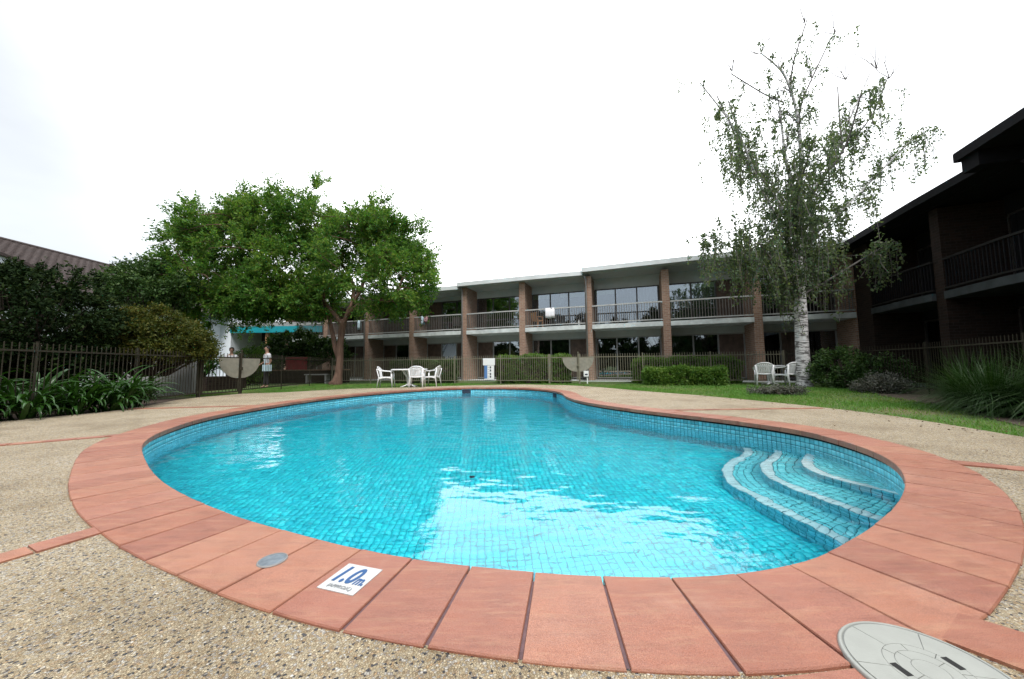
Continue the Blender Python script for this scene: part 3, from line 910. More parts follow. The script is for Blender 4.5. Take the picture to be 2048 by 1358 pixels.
UP_KINDS = ['PGG', 'GPG', 'GGC', 'PGC', 'CGG', 'CGG', 'GCG', 'GBB', 'GGP', 'BGG']
DN_KINDS = ['PPG', 'GPP', 'GPG', 'PGP', 'PGP', 'PGG', 'GGP', 'BBB', 'BBP', 'BPB']
def lodge_wing(name, label, loc, rz, pillars, blocks, mats, depth, end_pad=0.0, pipes=()):
    root = empty(name, loc, rz)
    tag(root, label, 'building')
    PW = 0.17
    YB = 1.45                                  # depth of the window wall
    SB, ST = 2.60, 2.82
    for a in pillars:
        MB().box(a - PW, a + PW, 0, YB + 0.08, -0.06, 5.36).obj('pillar', mats['brick'], root)
    for a in pipes:
        dp = MB().tube([(a - 0.10, -0.06, 0.0), (a - 0.10, -0.06, 5.2), (a - 0.16, -0.16, 5.36)], 0.045, 8)
        dpo = dp.obj('downpipe', mats['pipe'], root, True)
        for zc in (0.8, 2.4, 4.2):
            MB().box(a - 0.16, a - 0.04, -0.012, 0.0, zc, zc + 0.035).obj('bracket', mats['pipe'], dpo)
    for bi, (b0, b1, zr, ov0, ov1) in enumerate(blocks):
        am = b0 + (b1 - b0) * 0.62
        poly = [(b0 - 0.22, -ov0), (am, -(ov0 * 0.45 + ov1 * 0.55) - 0.06), (b1 - 0.24, -ov1), (b1 - 0.24, depth), (b0 - 0.22, depth)]
        rf = MB().prism(poly, zr - 0.16, zr).obj('roof', mats['soffit'], root)
        fs_ = MB()
        for p, q in ((poly[0], poly[1]), (poly[1], poly[2])):
            d = Vector((q[0] - p[0], q[1] - p[1], 0)); an = math.atan2(d.y, d.x)
            fs_.box(0, d.length, -0.05, -0.003, -0.19, 0.035, Matrix.Translation((p[0], p[1], zr)) @ Matrix.Rotation(an, 4, 'Z'))
        fs_.box(poly[0][0] - 0.05, poly[0][0] - 0.003, poly[0][1] - 0.03, depth, zr - 0.19, zr + 0.03)
        fs_.obj('fascia', mats['fascia'], rf)
        # dropped ceiling edge (bulkhead) over the upper windows
        MB().box(b0 + 0.1, b1 - 0.05, YB - 0.02, YB + 0.06, 4.93, zr - 0.163).obj('bulkhead', mats['soffit'], root)
        # tapered soffit lining below the roof sheet
        MB().box(b0 + 0.02, b1 - 0.27, 0.0, YB - 0.022, zr - 0.19, zr - 0.164).obj('soffit', mats['soffit'], root)
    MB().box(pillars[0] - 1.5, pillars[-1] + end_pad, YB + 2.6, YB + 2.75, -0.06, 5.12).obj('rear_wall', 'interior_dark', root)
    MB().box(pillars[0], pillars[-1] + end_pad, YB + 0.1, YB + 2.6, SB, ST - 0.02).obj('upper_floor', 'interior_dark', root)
    for i in range(len(pillars) - 1):
        a0, a1 = pillars[i] + PW + 0.003, pillars[i + 1] - PW - 0.003
        am = a0 + (a1 - a0) * 0.7
        slab_poly = [(a0, -0.04), (am, -0.15), (a1, -0.10), (a1, YB - 0.03), (a0, YB - 0.03)]
        bal = MB().prism(slab_poly, SB, ST).obj('balcony', mats['slab'], root)
        railing(bal, [(a0, 0.02, 0), (am, -0.08, 0), (a1, -0.03, 0)], ST + 0.07, 3.78, mats['rail'], mats['bar'])
        bay_windows(root, a0 + 0.02, a1 - 0.02, YB, ST, 4.93, mats['up'][i % len(mats['up'])], 'frame_bronze', mats.get('panel', 'timber_panel'))
        MB().box(a0, a1, YB - 0.02, YB + 0.06, 2.26, SB - 0.002).obj('bulkhead', mats['soffit'], root)
        bay_windows(root, a0 + 0.02, a1 - 0.02, YB, 0.04, 2.26, mats['dn'][i % len(mats['dn'])], 'frame_grey' if mats['brick'] == 'brick_brown' else 'frame_bronze', mats.get('panel', 'timber_panel'))
    MB().box(pillars[0], pillars[-1], -0.6, YB + 2.6, -0.09, -0.02).obj('terrace', mats['slab'], root)
    return root

RZ = math.atan(-0.345)
U = Vector((math.cos(RZ), math.sin(RZ), 0)); Vv = Vector((U.y, -U.x, 0))
lodge = lodge_wing('lodge_building', 'two-storey brick lodge with balconies facing the pool across the far fence', tuple(Vv * -18.2), RZ,
                   [-23.2, -19.66, -16.22, -12.79, -9.22, -5.68, -2.09, 1.59, 5.32, 8.9],
                   [(-23.2, -16.22, 5.2, 0.3, 0.3), (-16.22, -9.22, 5.4, 0.35, 0.3), (-9.22, -2.09, 5.56, 0.35, 0.25), (-2.09, 5.32, 5.70, 0.35, 0.55), (5.32, 12.0, 5.74, 0.5, 0.5)],
                   dict(brick='brick_brown', soffit='soffit_paint', fascia='fascia_metal', slab='slab_concrete', rail='rail_paint', bar='baluster_paint', pipe='downpipe_grey',
                        up=['PGC', 'GPG', 'PPG', 'PGC', 'CGG', 'GCG', 'GBB', 'GGP', 'BPB'], dn=['PPG', 'GPP', 'PGP', 'PGP', 'PGG', 'GGP', 'BBB', 'BBP', 'BPB']),
                   9.0, end_pad=4.0, pipes=(-16.22, -9.22, -2.09))
wing = lodge_wing('lodge_wing', 'two-storey lodge wing, its shade put into the colours, along the right side of the courtyard', tuple(U * 8.75), RZ - R(90),
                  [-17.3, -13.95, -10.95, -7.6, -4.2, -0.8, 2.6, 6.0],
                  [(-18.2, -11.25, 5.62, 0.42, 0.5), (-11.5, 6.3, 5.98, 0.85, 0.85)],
                  dict(brick='brick_dark_and_shaded', soffit='shaded_soffit', fascia='shaded_fascia', slab='shaded_slab', rail='shaded_rail', bar='shaded_fascia', pipe='shaded_fascia', panel='shaded_soffit',
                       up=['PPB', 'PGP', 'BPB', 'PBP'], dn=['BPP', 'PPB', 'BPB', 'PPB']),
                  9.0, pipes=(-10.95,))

MB().box(-11.70, -11.25, -0.78, 8.9, 5.45, 5.815).obj('gable_infill', 'shaded_fascia', wing)
MB().box(-19.6, -17.473, 0.05, 1.6, -0.06, 5.44).obj('corner_wall', 'brick_dark_and_shaded', wing)
MB().box(9.07, 12.0, 1.3, 1.6, -0.06, 5.5).obj('corner_wall', 'brick_brown', lodge)

# ------------------------------------------------------------------ lodge on the left: tiled roof, white walls
left = empty('tiled_roof_building', (-20.5, 18, 0))
tag(left, 'long white building with brown tiled roof behind the left trees', 'building')
MB().box(-9, 0, -12, 8.5, -0.06, 4.45).obj('wall', 'white_wall', left)
# courses of roof tiles, each course one lapped row
ridge, eave = (-4.2, 7.15), (0.55, 4.35)
NC = 26
for k in range(NC):
    t0, t1 = k / NC, (k + 1) / NC
    xa, za = eave[0] + (ridge[0] - eave[0]) * t0, eave[1] + (ridge[1] - eave[1]) * t0
    xb, zb = eave[0] + (ridge[0] - eave[0]) * t1, eave[1] + (ridge[1] - eave[1]) * t1
    y1 = 9.2 - t0 * 3.4
    ys = np.arange(-13, y1, 0.06)
    lo = [(xa, y, za + 0.05 + 0.012 * math.sin((y + 0.15 * (k % 2)) * 2 * math.pi / 0.30)) for y in ys]
    hi = [(xb, y, zb + 0.005 + 0.012 * math.sin((y + 0.15 * (k % 2)) * 2 * math.pi / 0.30)) for y in ys]
    un = [(xa, y, za + 0.0) for y in ys]
    MB().grid([un, lo, hi]).obj('tile_course', 'roof_tile', left, True)
MB().add([(0.5, -13, 4.3), (0.5, 9.1, 4.3), (-4.2, 5.8, 7.1), (-4.2, -13, 7.1), (-9.3, -13, 4.3), (-9.3, 9.1, 4.3)],
         [(0, 1, 2, 3), (3, 2, 5, 4), (1, 5, 2), (0, 3, 4), (0, 4, 5, 1)]).obj('roof', 'roof_tile', left)
MB().tube([(-4.2, -13, 7.17), (-4.2, 5.8, 7.17)], 0.09, 8).obj('ridge_cap', 'roof_tile', left)
MB().tube([(-4.2, 5.8, 7.17), (0.55, 9.2, 4.42)], 0.08, 8).obj('hip_cap', 'roof_tile', left)
MB().box(0.56, 0.66, -13, 9.1, 4.28, 4.4).obj('gutter', 'frame_bronze', left)
# arched dormer gable, white
ys = np.linspace(-8.0, -3.1, 25)
arch = [(y, 4.5 + 1.05 * math.sqrt(max(0, 1 - ((y + 7.0) / 3.95) ** 2)) ** 0.8) for y in ys]
pl = [(0.30, y, z) for y, z in arch] + [(0.30, -3.1, 4.0), (0.30, -8.0, 4.0)]
k = len(pl)
dm = MB().add(pl + [(x - 2.6, y, z) for x, y, z in pl], [tuple(range(k))] + [tuple(range(2 * k - 1, k - 1, -1))] + [(i, i + k, (i + 1) % k + k, (i + 1) % k) for i in range(k)]).obj('dormer', 'white_wall', left)
rows = [[(x, y, z + 0.02 + (0.07 if x > 0 else 0)) for y, z in arch] for x in (0.42, 0.42, -2.6)]
rows[0] = [(0.42, y, z - 0.03) for y, z in arch]
MB().grid(rows).obj('dormer_roof', 'roof_tile', dm)

annex = empty('annex_building', (-17.2, 24.5, 0))
tag(annex, 'white rendered annex with a turquoise fascia over a dark entrance', 'building')
MB().box(-5.0, -2.55, 0, 5, -0.06, 4.6).obj('wall', 'white_wall', annex)
MB().box(-2.55, 4.5, 0.0, 5, 3.72, 4.0).obj('roof', 'grey_wall', annex)
MB().box(-2.55, 3.9, -0.12, -0.003, 3.26, 3.70).obj('fascia', 'teal_paint', annex)
MB().box(-2.55, 4.5, 3.0, 3.1, -0.06, 3.72).obj('rear_wall', 'interior_dark', annex)
MB().box(-0.2, 0.0, 0.1, 0.3, -0.06, 3.72).obj('post', 'orange_wood', annex)
MB().box(-5.06, -5.003, -0.3, 0.9, 2.6, 3.9).obj('side_screen', 'frame_bronze', annex)
MB().box(-5.1, 4.5, -1.0, 0, -0.06, -0.03).obj('threshold', 'slab_concrete', annex)

o = MB().box(-13.2, -10.0, 11.0, 11.2, -0.06, 1.5).obj('garden_wall', 'grey_wall')
tag(o, 'low grey rendered garden wall below the dome-shaped maple', 'wall')
lw = empty('low_brick_wall', (-11.5, 19.0, 0)); tag(lw, 'low dark red brick wall behind the fence beside the tree', 'wall')
MB().box(-4.0, 2.6, 0, 0.24, -0.06, 0.62).obj('wall_body', 'brick_dark_and_shaded', lw)
MB().box(-4.02, 2.62, -0.03, 0.27, 0.622, 0.68).obj('wall_cap', 'brick_brown', lw)
rp = empty('planter_box', (-11.75, 19.1, 0.68)); tag(rp, 'bright red planter box standing on the low brick wall', 'planter')
MB().box(-0.5, 0.5, -0.13, 0.13, 0, 0.62).obj('box_body', 'red_paint', rp)
MB().box(-0.53, 0.53, -0.16, 0.16, 0.622, 0.68).obj('rim', 'red_paint', rp)
bn = empty('bench', (-9.9, 17.9, 0), R(-4)); tag(bn, 'low grey bench behind the pickets left of the tree trunk', 'bench')
MB().box(-0.62, 0.62, -0.18, 0.18, 0.40, 0.45).obj('seat', 'grey_wall', bn)
for sx_ in (-0.5, 0.5):
    MB().box(sx_ - 0.04, sx_ + 0.04, -0.16, 0.16, -0.05, 0.399).obj('leg', 'grey_wall', bn)

# ------------------------------------------------------------------ pool fence: runs, gates
RAIL_Z = 1.11; TOP_Z = 1.235
picket_me = None
def fence_run(label, pts, spacing=0.098, post_every=2.4, mat='fence_metal', pr=0.005, sr=0.0125):
    root = empty('picket_fence', (*pts[0], 0)); tag(root, label, 'fence', 'pool fence runs')
    o0 = Vector((*pts[0], 0))
    pk = MB().box(-pr, pr, -pr, pr, 0.09, TOP_Z)
    pk.add([(-pr, -pr, TOP_Z), (pr, -pr, TOP_Z), (pr, pr, TOP_Z), (-pr, pr, TOP_Z), (0, 0, TOP_Z + 0.012)], [(0, 1, 4), (1, 2, 4), (2, 3, 4), (3, 0, 4)])
    pkm = pk.mesh('picket', mat)
    ps = MB().box(-sr, sr, -sr, sr, -0.06, TOP_Z + 0.02).box(-0.016, 0.016, -0.016, 0.016, TOP_Z + 0.021, TOP_Z + 0.03).mesh('post', mat)
    for i in range(len(pts) - 1):
        p, q = Vector((*pts[i], 0)), Vector((*pts[i + 1], 0)); d = q - p; L = d.length; an = math.atan2(d.y, d.x)
        for nm, zc in (('rail', RAIL_Z), ('rail', 0.11)):
            MB().box(0.0, L, -0.014, 0.014, zc - 0.015, zc + 0.015, Matrix.Translation(p - o0) @ Matrix.Rotation(an, 4, 'Z') @ Matrix.Translation((0, 0, zc)) @ Matrix.Translation((0, 0, -zc))).obj(nm, mat, root)
        npost = max(1, int(round(L / post_every)))
        for k in range(npost + (1 if i == len(pts) - 2 else 0)):
            o = bpy.data.objects.new('post', ps); o.location = p - o0 + d * (k / npost); o.rotation_euler = (0, 0, an); link(o, root)
        np_ = int(round(L / spacing))
        for k in range(np_):
            t = (k + 0.5) / np_
            if min(abs(t * npost - round(t * npost)) * L / npost, 9) < 0.045: continue
            o = bpy.data.objects.new('picket', pkm); o.location = p - o0 + d * t; o.rotation_euler = (0, 0, an); link(o, root)
    return root
GA, GB = (-8.70, 9.76), (-8.45, 10.95)
FG0, FG1 = (1.62, 15.505), (2.92, 15.23)
fence_run('dark metal picket fence along the left planting bed, ending at the gate', [(-7.5, 2.6), (-8.02, 5.9), (-8.70, 9.72)])
fence_run('dark metal picket fence receding from the left gate past the tree trunk', [(-8.46, 11.0), (-9.2, 17.8)])
fence_run('metal picket fence behind the far pool edge, carrying the white sign', [(-9.15, 17.83), FG0], mat='fence_metal_pale', pr=0.0085, sr=0.022)
fence_run('metal picket fence between the far gate and the birch tree', [FG1, (10.55, 13.62)], mat='fence_metal_pale', pr=0.0085, sr=0.022)
fence_run('dark metal picket fence on the right below the shaded wing', [(10.6, 13.55), (10.95, 11.7), (10.37, 8.79), (8.85, 6.04), (7.2, 3.1)])

def gate(label, p, q, mat, flip):
    """two leaves' width of pickets with a half-disc lock shield hanging from the rail"""
    p, q = Vector((*p, 0)), Vector((*q, 0)); d = q - p; L = d.length
    root = empty('fence_gate', tuple(p), math.atan2(d.y, d.x)); tag(root, label, 'gate', 'pool gates')
    for x in (0.03, L - 0.03):
        MB().box(x - 0.022, x + 0.022, -0.022, 0.022, -0.06, TOP_Z + 0.03).obj('post', mat, root)
    fr = MB()
    fr.box(0.07, 0.105, -0.018, 0.018, 0.06, TOP_Z); fr.box(L - 0.105, L - 0.07, -0.018, 0.018, 0.06, TOP_Z)
    fr.box(0.105, L - 0.105, -0.018, 0.018, RAIL_Z - 0.017, RAIL_Z + 0.017); fr.box(0.105, L - 0.105, -0.018, 0.018, 0.06, 0.094)
    fr.obj('gate_frame', mat, root)
    k = int((L - 0.2) / 0.1)
    for i in range(k):
        x = 0.105 + (L - 0.21) * (i + 0.5) / k
        MB().box(x - 0.006, x + 0.006, -0.006, 0.006, 0.095, TOP_Z).obj('picket', mat, root)
    # shield: half disc spreading to both sides of the latch post
    for sgn, nm in ((-1, 'lock_shield'), (1, 'lock_shield')):
        an = np.linspace(-math.pi / 2, -math.pi if sgn < 0 else 0, 15)
        c0 = L - 0.06 if flip else 0.06
        rr = 0.62
        poly = [(c0 + sgn * 0.05, RAIL_Z - 0.02)] + [(c0 + sgn * 0.05 + math.cos(a) * rr, RAIL_Z - 0.02 + math.sin(a) * rr * 0.98) for a in an]
        k2 = len(poly)
        vs_ = [(x, -0.026, z) for x, z in poly] + [(x, -0.021, z) for x, z in poly]
        MB().add(vs_, [tuple(range(k2)), tuple(range(2 * k2 - 1, k2 - 1, -1))] + [(i, i + k2, (i + 1) % k2 + k2, (i + 1) % k2) for i in range(k2)]).obj(nm, 'shield_metal', root)
    lt = MB().box(c0 - 0.035, c0 + 0.035, -0.09, -0.032, 0.72, 0.82)
    lt.tube([(c0, -0.06, 0.82), (c0, -0.06, 1.30)], 0.018, 8).tube([(c0, -0.06, 1.30), (c0, -0.06, 1.35)], [0.03, 0.022], 8)
    lt.obj('latch', mat, root)
    return root
gate('dark metal pool gate with half-disc lock shield at the left corner of the deck', GA, GB, 'fence_metal', True)
gate('pale green-grey pool gate with half-disc shield in the far fence before the hedge', FG0, FG1, 'fence_metal_pale', True)

# ------------------------------------------------------------------ garden furniture
def plastic_chair(label, loc, rz, group):
    root = empty('plastic_chair', loc, rz); tag(root, label, 'chair', group)
    W = 'white_plastic'
    # seat: dished sheet
    rows = []
    for y in np.linspace(-0.22, 0.23, 9):
        rows.append([(x * (1.0 + 0.10 * (-y) / 0.22), y, 0.415 + 0.018 * (2 * x / 0.46) ** 2 - 0.012 * math.cos(y * 5) + (-0.03 if y < -0.21 else 0)) for x in np.linspace(-0.22, 0.22, 11)])
    solid(MB().grid(rows).obj('seat', W, root, True), 0.012)
    # backrest: fan of vertical slats within a curved rim (front of the chair is -y)
    def bk(u, t):   # u -1..1 across, t 0..1 up
        hw = 0.19 + 0.075 * t
        x = u * hw
        y = 0.215 + 0.13 * t - 0.055 * u * u * (0.4 + t)
        z = 0.42 + 0.42 * t - 0.10 * max(0, t - 0.55) / 0.45 * abs(u) ** 2.5
        return (x, y, z)
    br = MB()
    for u0, u1 in [(-1 + 2 * i / 9 + 0.022, -1 + 2 * (i + 1) / 9 - 0.022) for i in range(9)]:
        br.grid([[bk(u, t) for u in np.linspace(u0, u1, 3)] for t in np.linspace(0, 0.9, 7)])
    solid(br.obj('backrest', W, root, True), 0.010)
    rim = [[bk(u, t) for u in np.linspace(-1.03, 1.03, 15)] for t in (0.86, 0.93, 1.0)]
    solid(MB().grid(rim).obj('top_rim', W, root, True), 0.016)
    low = [[bk(u, t) for u in np.linspace(-1.02, 1.02, 15)] for t in (-0.02, 0.07)]
    solid(MB().grid(low).obj('lower_rim', W, root, True), 0.016)
    for s in (-1, 1):
        # armrest sweeping from the back to the front leg
        ar = [(s * 0.262, 0.30, 0.72), (s * 0.285, 0.18, 0.665), (s * 0.292, 0.0, 0.645), (s * 0.285, -0.14, 0.64), (s * 0.268, -0.215, 0.61), (s * 0.258, -0.235, 0.54)]
        MB().tube(ar, [0.03, 0.036, 0.036, 0.036, 0.034, 0.03], 8, (1.0, 0.42)).obj('armrest', W, root, True)
        MB().tube([(s * 0.258, -0.235, 0.55), (s * 0.245, -0.235, 0.42), (s * 0.265, -0.27, 0.0)], [0.032, 0.036, 0.024], 8, (0.9, 0.6)).obj('leg', W, root, True)
        MB().tube([(s * 0.262, 0.315, 0.74), (s * 0.225, 0.24, 0.42), (s * 0.25, 0.31, 0.0)], [0.026, 0.04, 0.024], 8, (0.9, 0.6)).obj('leg', W, root, True)
        # arched apron under the seat side
        apx = [[(s * 0.235, y, 0.41), (s * 0.238, y, 0.41 - 0.035 - 0.05 * abs(y / 0.23) ** 3)] for y in np.linspace(-0.23, 0.23, 9)]
        solid(MB().grid(apx).obj('apron', W, root, True), 0.01)
    return root

def plastic_table(label, loc, rz, group, rx=0.62, ry=0.42):
    root = empty('garden_table', loc, rz); tag(root, label, 'table', group)
    an = np.linspace(0, 2 * math.pi, 37)[:-1]
    def sup(a, s):
        c_, s_ = math.cos(a), math.sin(a)
        return (rx * s * math.copysign(abs(c_) ** 0.75, c_), ry * s * math.copysign(abs(s_) ** 0.75, s_))
    t = MB(); prof = [(0.0, 0.722), (0.96, 0.722), (0.995, 0.716), (1.0, 0.70), (0.985, 0.672), (0.96, 0.672), (0.95, 0.698), (0.0, 0.698)]
    rows = [[(*sup(a, s), z) for a in list(an) + [an[0]]] for s, z in prof]
    t.grid(rows[::-1]); t.obj('tabletop', 'white_plastic', root, True)
    ped = MB().tube([(0, 0, 0.697), (0, 0, 0.55), (0, 0, 0.25), (0, 0, 0.10), (0, 0, 0.04)], [0.15, 0.085, 0.055, 0.075, 0.12], 14); ped.obj('pedestal', 'white_plastic', root, True)
    for k in range(4):
        a = math.pi / 4 + k * math.pi / 2
        d = Vector((math.cos(a) * rx / 0.6, math.sin(a) * ry / 0.5, 0))
        MB().tube([d * 0.04 + Vector((0, 0, 0.14)), d * 0.16 + Vector((0, 0, 0.07)), d * 0.36 + Vector((0, 0, 0.015))], [0.05, 0.042, 0.03], 8, (1, 0.5)).obj('foot', 'white_plastic', root, True)
        MB().tube([d * 0.07 + Vector((0, 0, 0.10)), d * 0.10 + Vector((0, 0, 0.4)), d * 0.30 + Vector((0, 0, 0.695))], [0.025, 0.022, 0.03], 6).obj('brace', 'white_plastic', root, True)
    return root
TL = (-4.10, 14.0)
plastic_table('white plastic garden table with four chairs beside the far pool edge', (*TL, -0.035), R(4), 'garden tables', 0.70, 0.45)
plastic_chair('white plastic armchair at the left end of the left table, facing right', (-4.92, 13.75, -0.035), R(-82) + math.pi, 'white armchairs')
plastic_chair('white plastic armchair behind the left table, mostly hidden by it', (-4.05, 14.75, -0.035), R(4), 'white armchairs')
plastic_chair('white plastic armchair at the left table with its back to the pool', (-3.62, 13.38, -0.035), R(186), 'white armchairs')
plastic_chair('white plastic armchair at the right end of the left table, facing left', (-3.22, 14.05, -0.035), R(80) + math.pi, 'white armchairs')
# the group by the birch
plastic_table('white plastic garden table beside the birch trunk with two chairs', (9.62, 13.15, -0.035), R(-12), 'garden tables', 0.45, 0.42)
plastic_chair('white plastic armchair left of the birch table, turned half away', (9.08, 12.70, -0.035), R(150), 'white armchairs')
plastic_chair('white plastic armchair close to the birch trunk with its back turned', (9.58, 12.30, -0.035), R(192), 'white armchairs')

# ------------------------------------------------------------------ things on the deck
pk = empty('depth_marker', (-0.6025, 1.350, 0.0055), math.atan2(-0.05, 0.16)); tag(pk, 'white 1.0m depth plaque stuck on the red coping', 'depth marker')
MB().box(-0.078, 0.078, -0.078, 0.078, -0.004, 0.0).obj('plate', 'plaque_white', pk)
def text(body, size, loc, mat, parent, shear=0.0, sx=1.0, name='lettering', rot=(0, 0, 0)):
    cu = bpy.data.curves.new(name, 'FONT'); cu.body = body; cu.size = size; cu.shear = shear
    cu.align_x = 'CENTER'; cu.extrude = 0.0004; cu.materials.append(M[mat])
    cu.resolution_u = 4
    o = bpy.data.objects.new(name, cu); o.location = loc; o.scale = (sx, 1, 1); o.rotation_euler = rot
    link(o, parent)
    return o
def flat_text(o):
    """lettering as a real mesh"""
    par, loc_, rot_, sc_ = o.parent, o.location.copy(), o.rotation_euler.copy(), o.scale.copy()
    me = bpy.data.meshes.new_from_object(o.evaluated_get(bpy.context.evaluated_depsgraph_get()))
    me.name = 'lettering'
    bpy.data.objects.remove(o)
    q = bpy.data.objects.new('lettering', me); q.location, q.rotation_euler, q.scale = loc_, rot_, sc_
    return link(q, par)
def bold(o, w):
    o.data.offset = w
    bpy.context.view_layer.update()
    return flat_text(o)
bold(text('1.0', 0.125, (-0.024, -0.028, 0.001), 'ink_blue', pk, 0.2, 0.66), 0.0036)
bold(text('m.', 0.07, (0.050, -0.028, 0.001), 'ink_blue', pk, 0.2, 0.62), 0.002)
bold(text('(APPROX.)', 0.022, (0.0, -0.062, 0.0012), 'ink_grey', pk, 0.1, 1.0), 0.0004)

dc = empty('drain_disc', (-0.98, 1.48, 0.003)); tag(dc, 'worn grey metal disc set into the red coping', 'drain cover')
MB().prism([(0.047 * math.cos(a), 0.047 * math.sin(a)) for a in np.linspace(0, 2 * math.pi, 29)[:-1]], -0.005, 0.003).obj('disc', 'galvanised', dc)
MB().grid([[(r * math.cos(a), r * math.sin(a), z) for a in np.linspace(0, 2 * math.pi, 29)] for r, z in ((0.054, 0.0), (0.052, 0.004), (0.0475, 0.004), (0.0475, 0.0))][::-1]).obj('rim', 'downpipe_grey', dc, True)

lid = empty('skimmer_lid', (1.035, 0.930, 0.002), R(6)); tag(lid, 'round pale grey plastic skimmer lid lying across the red pavers', 'lid')
LR = 0.172
def circ(r, z, n_=64): return [(r * math.cos(a), r * math.sin(a), z) for a in np.linspace(0, 2 * math.pi, n_ + 1)]
MB().grid([circ(LR, -0.004), circ(LR, 0.006), circ(LR - 0.004, 0.010), circ(LR - 0.010, 0.010), circ(LR - 0.0115, 0.0075), circ(0.001, 0.0075)][::-1]).obj('lid_base', 'lid_groove', lid)
def sector(r0, r1, a0, a1, z0, z1, n_=10, mb=None):
    mb = mb or MB()
    an = np.linspace(a0, a1, n_)
    pl = [(r1 * math.cos(a), r1 * math.sin(a)) for a in an] + [(r0 * math.cos(a), r0 * math.sin(a)) for a in an[::-1]]
    return mb.prism(pl, z0, z1)
MB().grid([circ(LR + 0.0005, -0.003), circ(LR + 0.0005, 0.006), circ(LR - 0.004, 0.0108), circ(LR - 0.0095, 0.0108), circ(LR - 0.0098, 0.006)][::-1]).obj('rim', 'lid_plastic', lid, True)
rings = [(0.0, 0.0335), (0.0345, 0.062), (0.063, 0.085), (0.086, 0.1585)]
for q, (r0, r1) in enumerate(rings):
    if q == 0:
        MB().prism([(r1 * math.cos(a), r1 * math.sin(a)) for a in np.linspace(0, 2 * math.pi, 41)[:-1]], 0.005, 0.0102).obj('centre_panel', 'lid_plastic', lid)
        continue
    ns = (4, 8, 6)[q - 1]
    for k in range(ns):
        a0 = 2 * math.pi * k / ns + 0.25 * q; a1 = a0 + 2 * math.pi / ns
        gp = 0.0005 / r1 * 2
        sector(r0, r1, a0 + gp, a1 - gp, 0.005, 0.0100, 14).obj('panel', 'lid_plastic', lid)
for s in (-1, 1):
    mt = Matrix.Translation((s * 0.075 + 0.006, 0.012, 0))
    MB().box(-0.0085, 0.0085, -0.019, 0.019, 0.0095, 0.0108, mt).obj('finger_slot', 'black_void', lid)

# ------------------------------------------------------------------ sign and small things by the far fence
def far_fence_pt(x):
    t = (x + 9.15) / (FG0[0] + 9.15); return 17.83 + t * (FG0[1] - 17.83)
sgx = -1.06
sg = empty('safety_sign', (sgx, far_fence_pt(sgx) - 0.05, 0), math.atan2(FG0[1] - 17.83, FG0[0] + 9.15)); tag(sg, 'white and blue pool safety sign hung on the far fence', 'sign')
MB().box(-0.28, 0.28, -0.03, 0.0, 0.80, 1.12).obj('box_head', 'sign_white', sg)
MB().box(-0.22, 0.24, -0.02, 0.0, 0.16, 0.795).obj('board', 'sign_white', sg)
MB().box(-0.22, -0.08, -0.024, -0.0205, 0.20, 0.79).obj('blue_band', 'sign_blue', sg)
for zc in (0.24, 0.36, 0.52, 0.66):
    MB().box(0.04, 0.10, -0.024, -0.0205, zc, zc + 0.09).obj('pictogram', 'ink_dark', sg)
for zc in (0.22, 0.30, 0.42, 0.50, 0.60, 0.70):
    MB().box(-0.06, 0.02, -0.024, -0.0205, zc, zc + 0.012).obj('text_line', 'ink_grey', sg)
mtb = empty('meter_box', (3.15, 15.05, 0)); tag(mtb, 'small white tap box on a stem right of the far gate', 'meter box')
MB().box(-0.10, 0.10, -0.06, 0.06, 0.28, 0.52).obj('box_body', 'sign_white', mtb)
MB().box(-0.06, 0.06, -0.065, -0.061, 0.34, 0.40).obj('dial', 'ink_dark', mtb)
MB().box(0.03, 0.07, -0.02, 0.02, -0.05, 0.279).obj('stem', 'sign_white', mtb)

# things on the balconies (local lodge coordinates turned into world)
LM = Matrix.Translation(Vv * -18.2) @ Matrix.Rotation(RZ, 4, 'Z')
def on_lodge(a, y, z): return tuple(LM @ Vector((a, y, z)))
def balcony_chair(label, a, y, rz, mat, group='balcony chairs'):
    root = empty('balcony_chair', on_lodge(a, y, 2.82), RZ + rz); tag(root, label, 'chair', group)
    MB().box(-0.24, 0.24, -0.22, 0.22, 0.40, 0.44).obj('seat', mat, root)
    MB().grid([[(x, 0.22 + 0.10 * t, 0.44 + 0.42 * t) for x in (-0.22, 0.22)] for t in (0, 0.5, 1)]).obj('backrest', mat, root)
    for sx_ in (-0.21, 0.21):
        for sy_ in (-0.19, 0.19):
            MB().box(sx_ - 0.02, sx_ + 0.02, sy_ - 0.02, sy_ + 0.02, 0, 0.399).obj('leg', mat, root)
        MB().box(sx_ - 0.025, sx_ + 0.025, -0.22, 0.26, 0.62, 0.645).obj('armrest', mat, root)
        MB().box(sx_ - 0.018, sx_ + 0.018, -0.21, -0.17, 0.441, 0.619).obj('arm_post', mat, root)
    for c in root.children:
        if c.name.startswith('backrest'): solid(c, 0.02)
    return root
balcony_chair('tan wooden chair on the balcony beside the hanging white towel', -4.95, 0.55, R(150), 'orange_wood')
balcony_chair('dark chair on the balcony behind the bundle of clothes', -10.0, 0.6, R(200), 'frame_bronze')
balcony_chair('dark chair on the balcony just right of the spreading tree crown', -13.3, 0.6, R(170), 'frame_bronze')
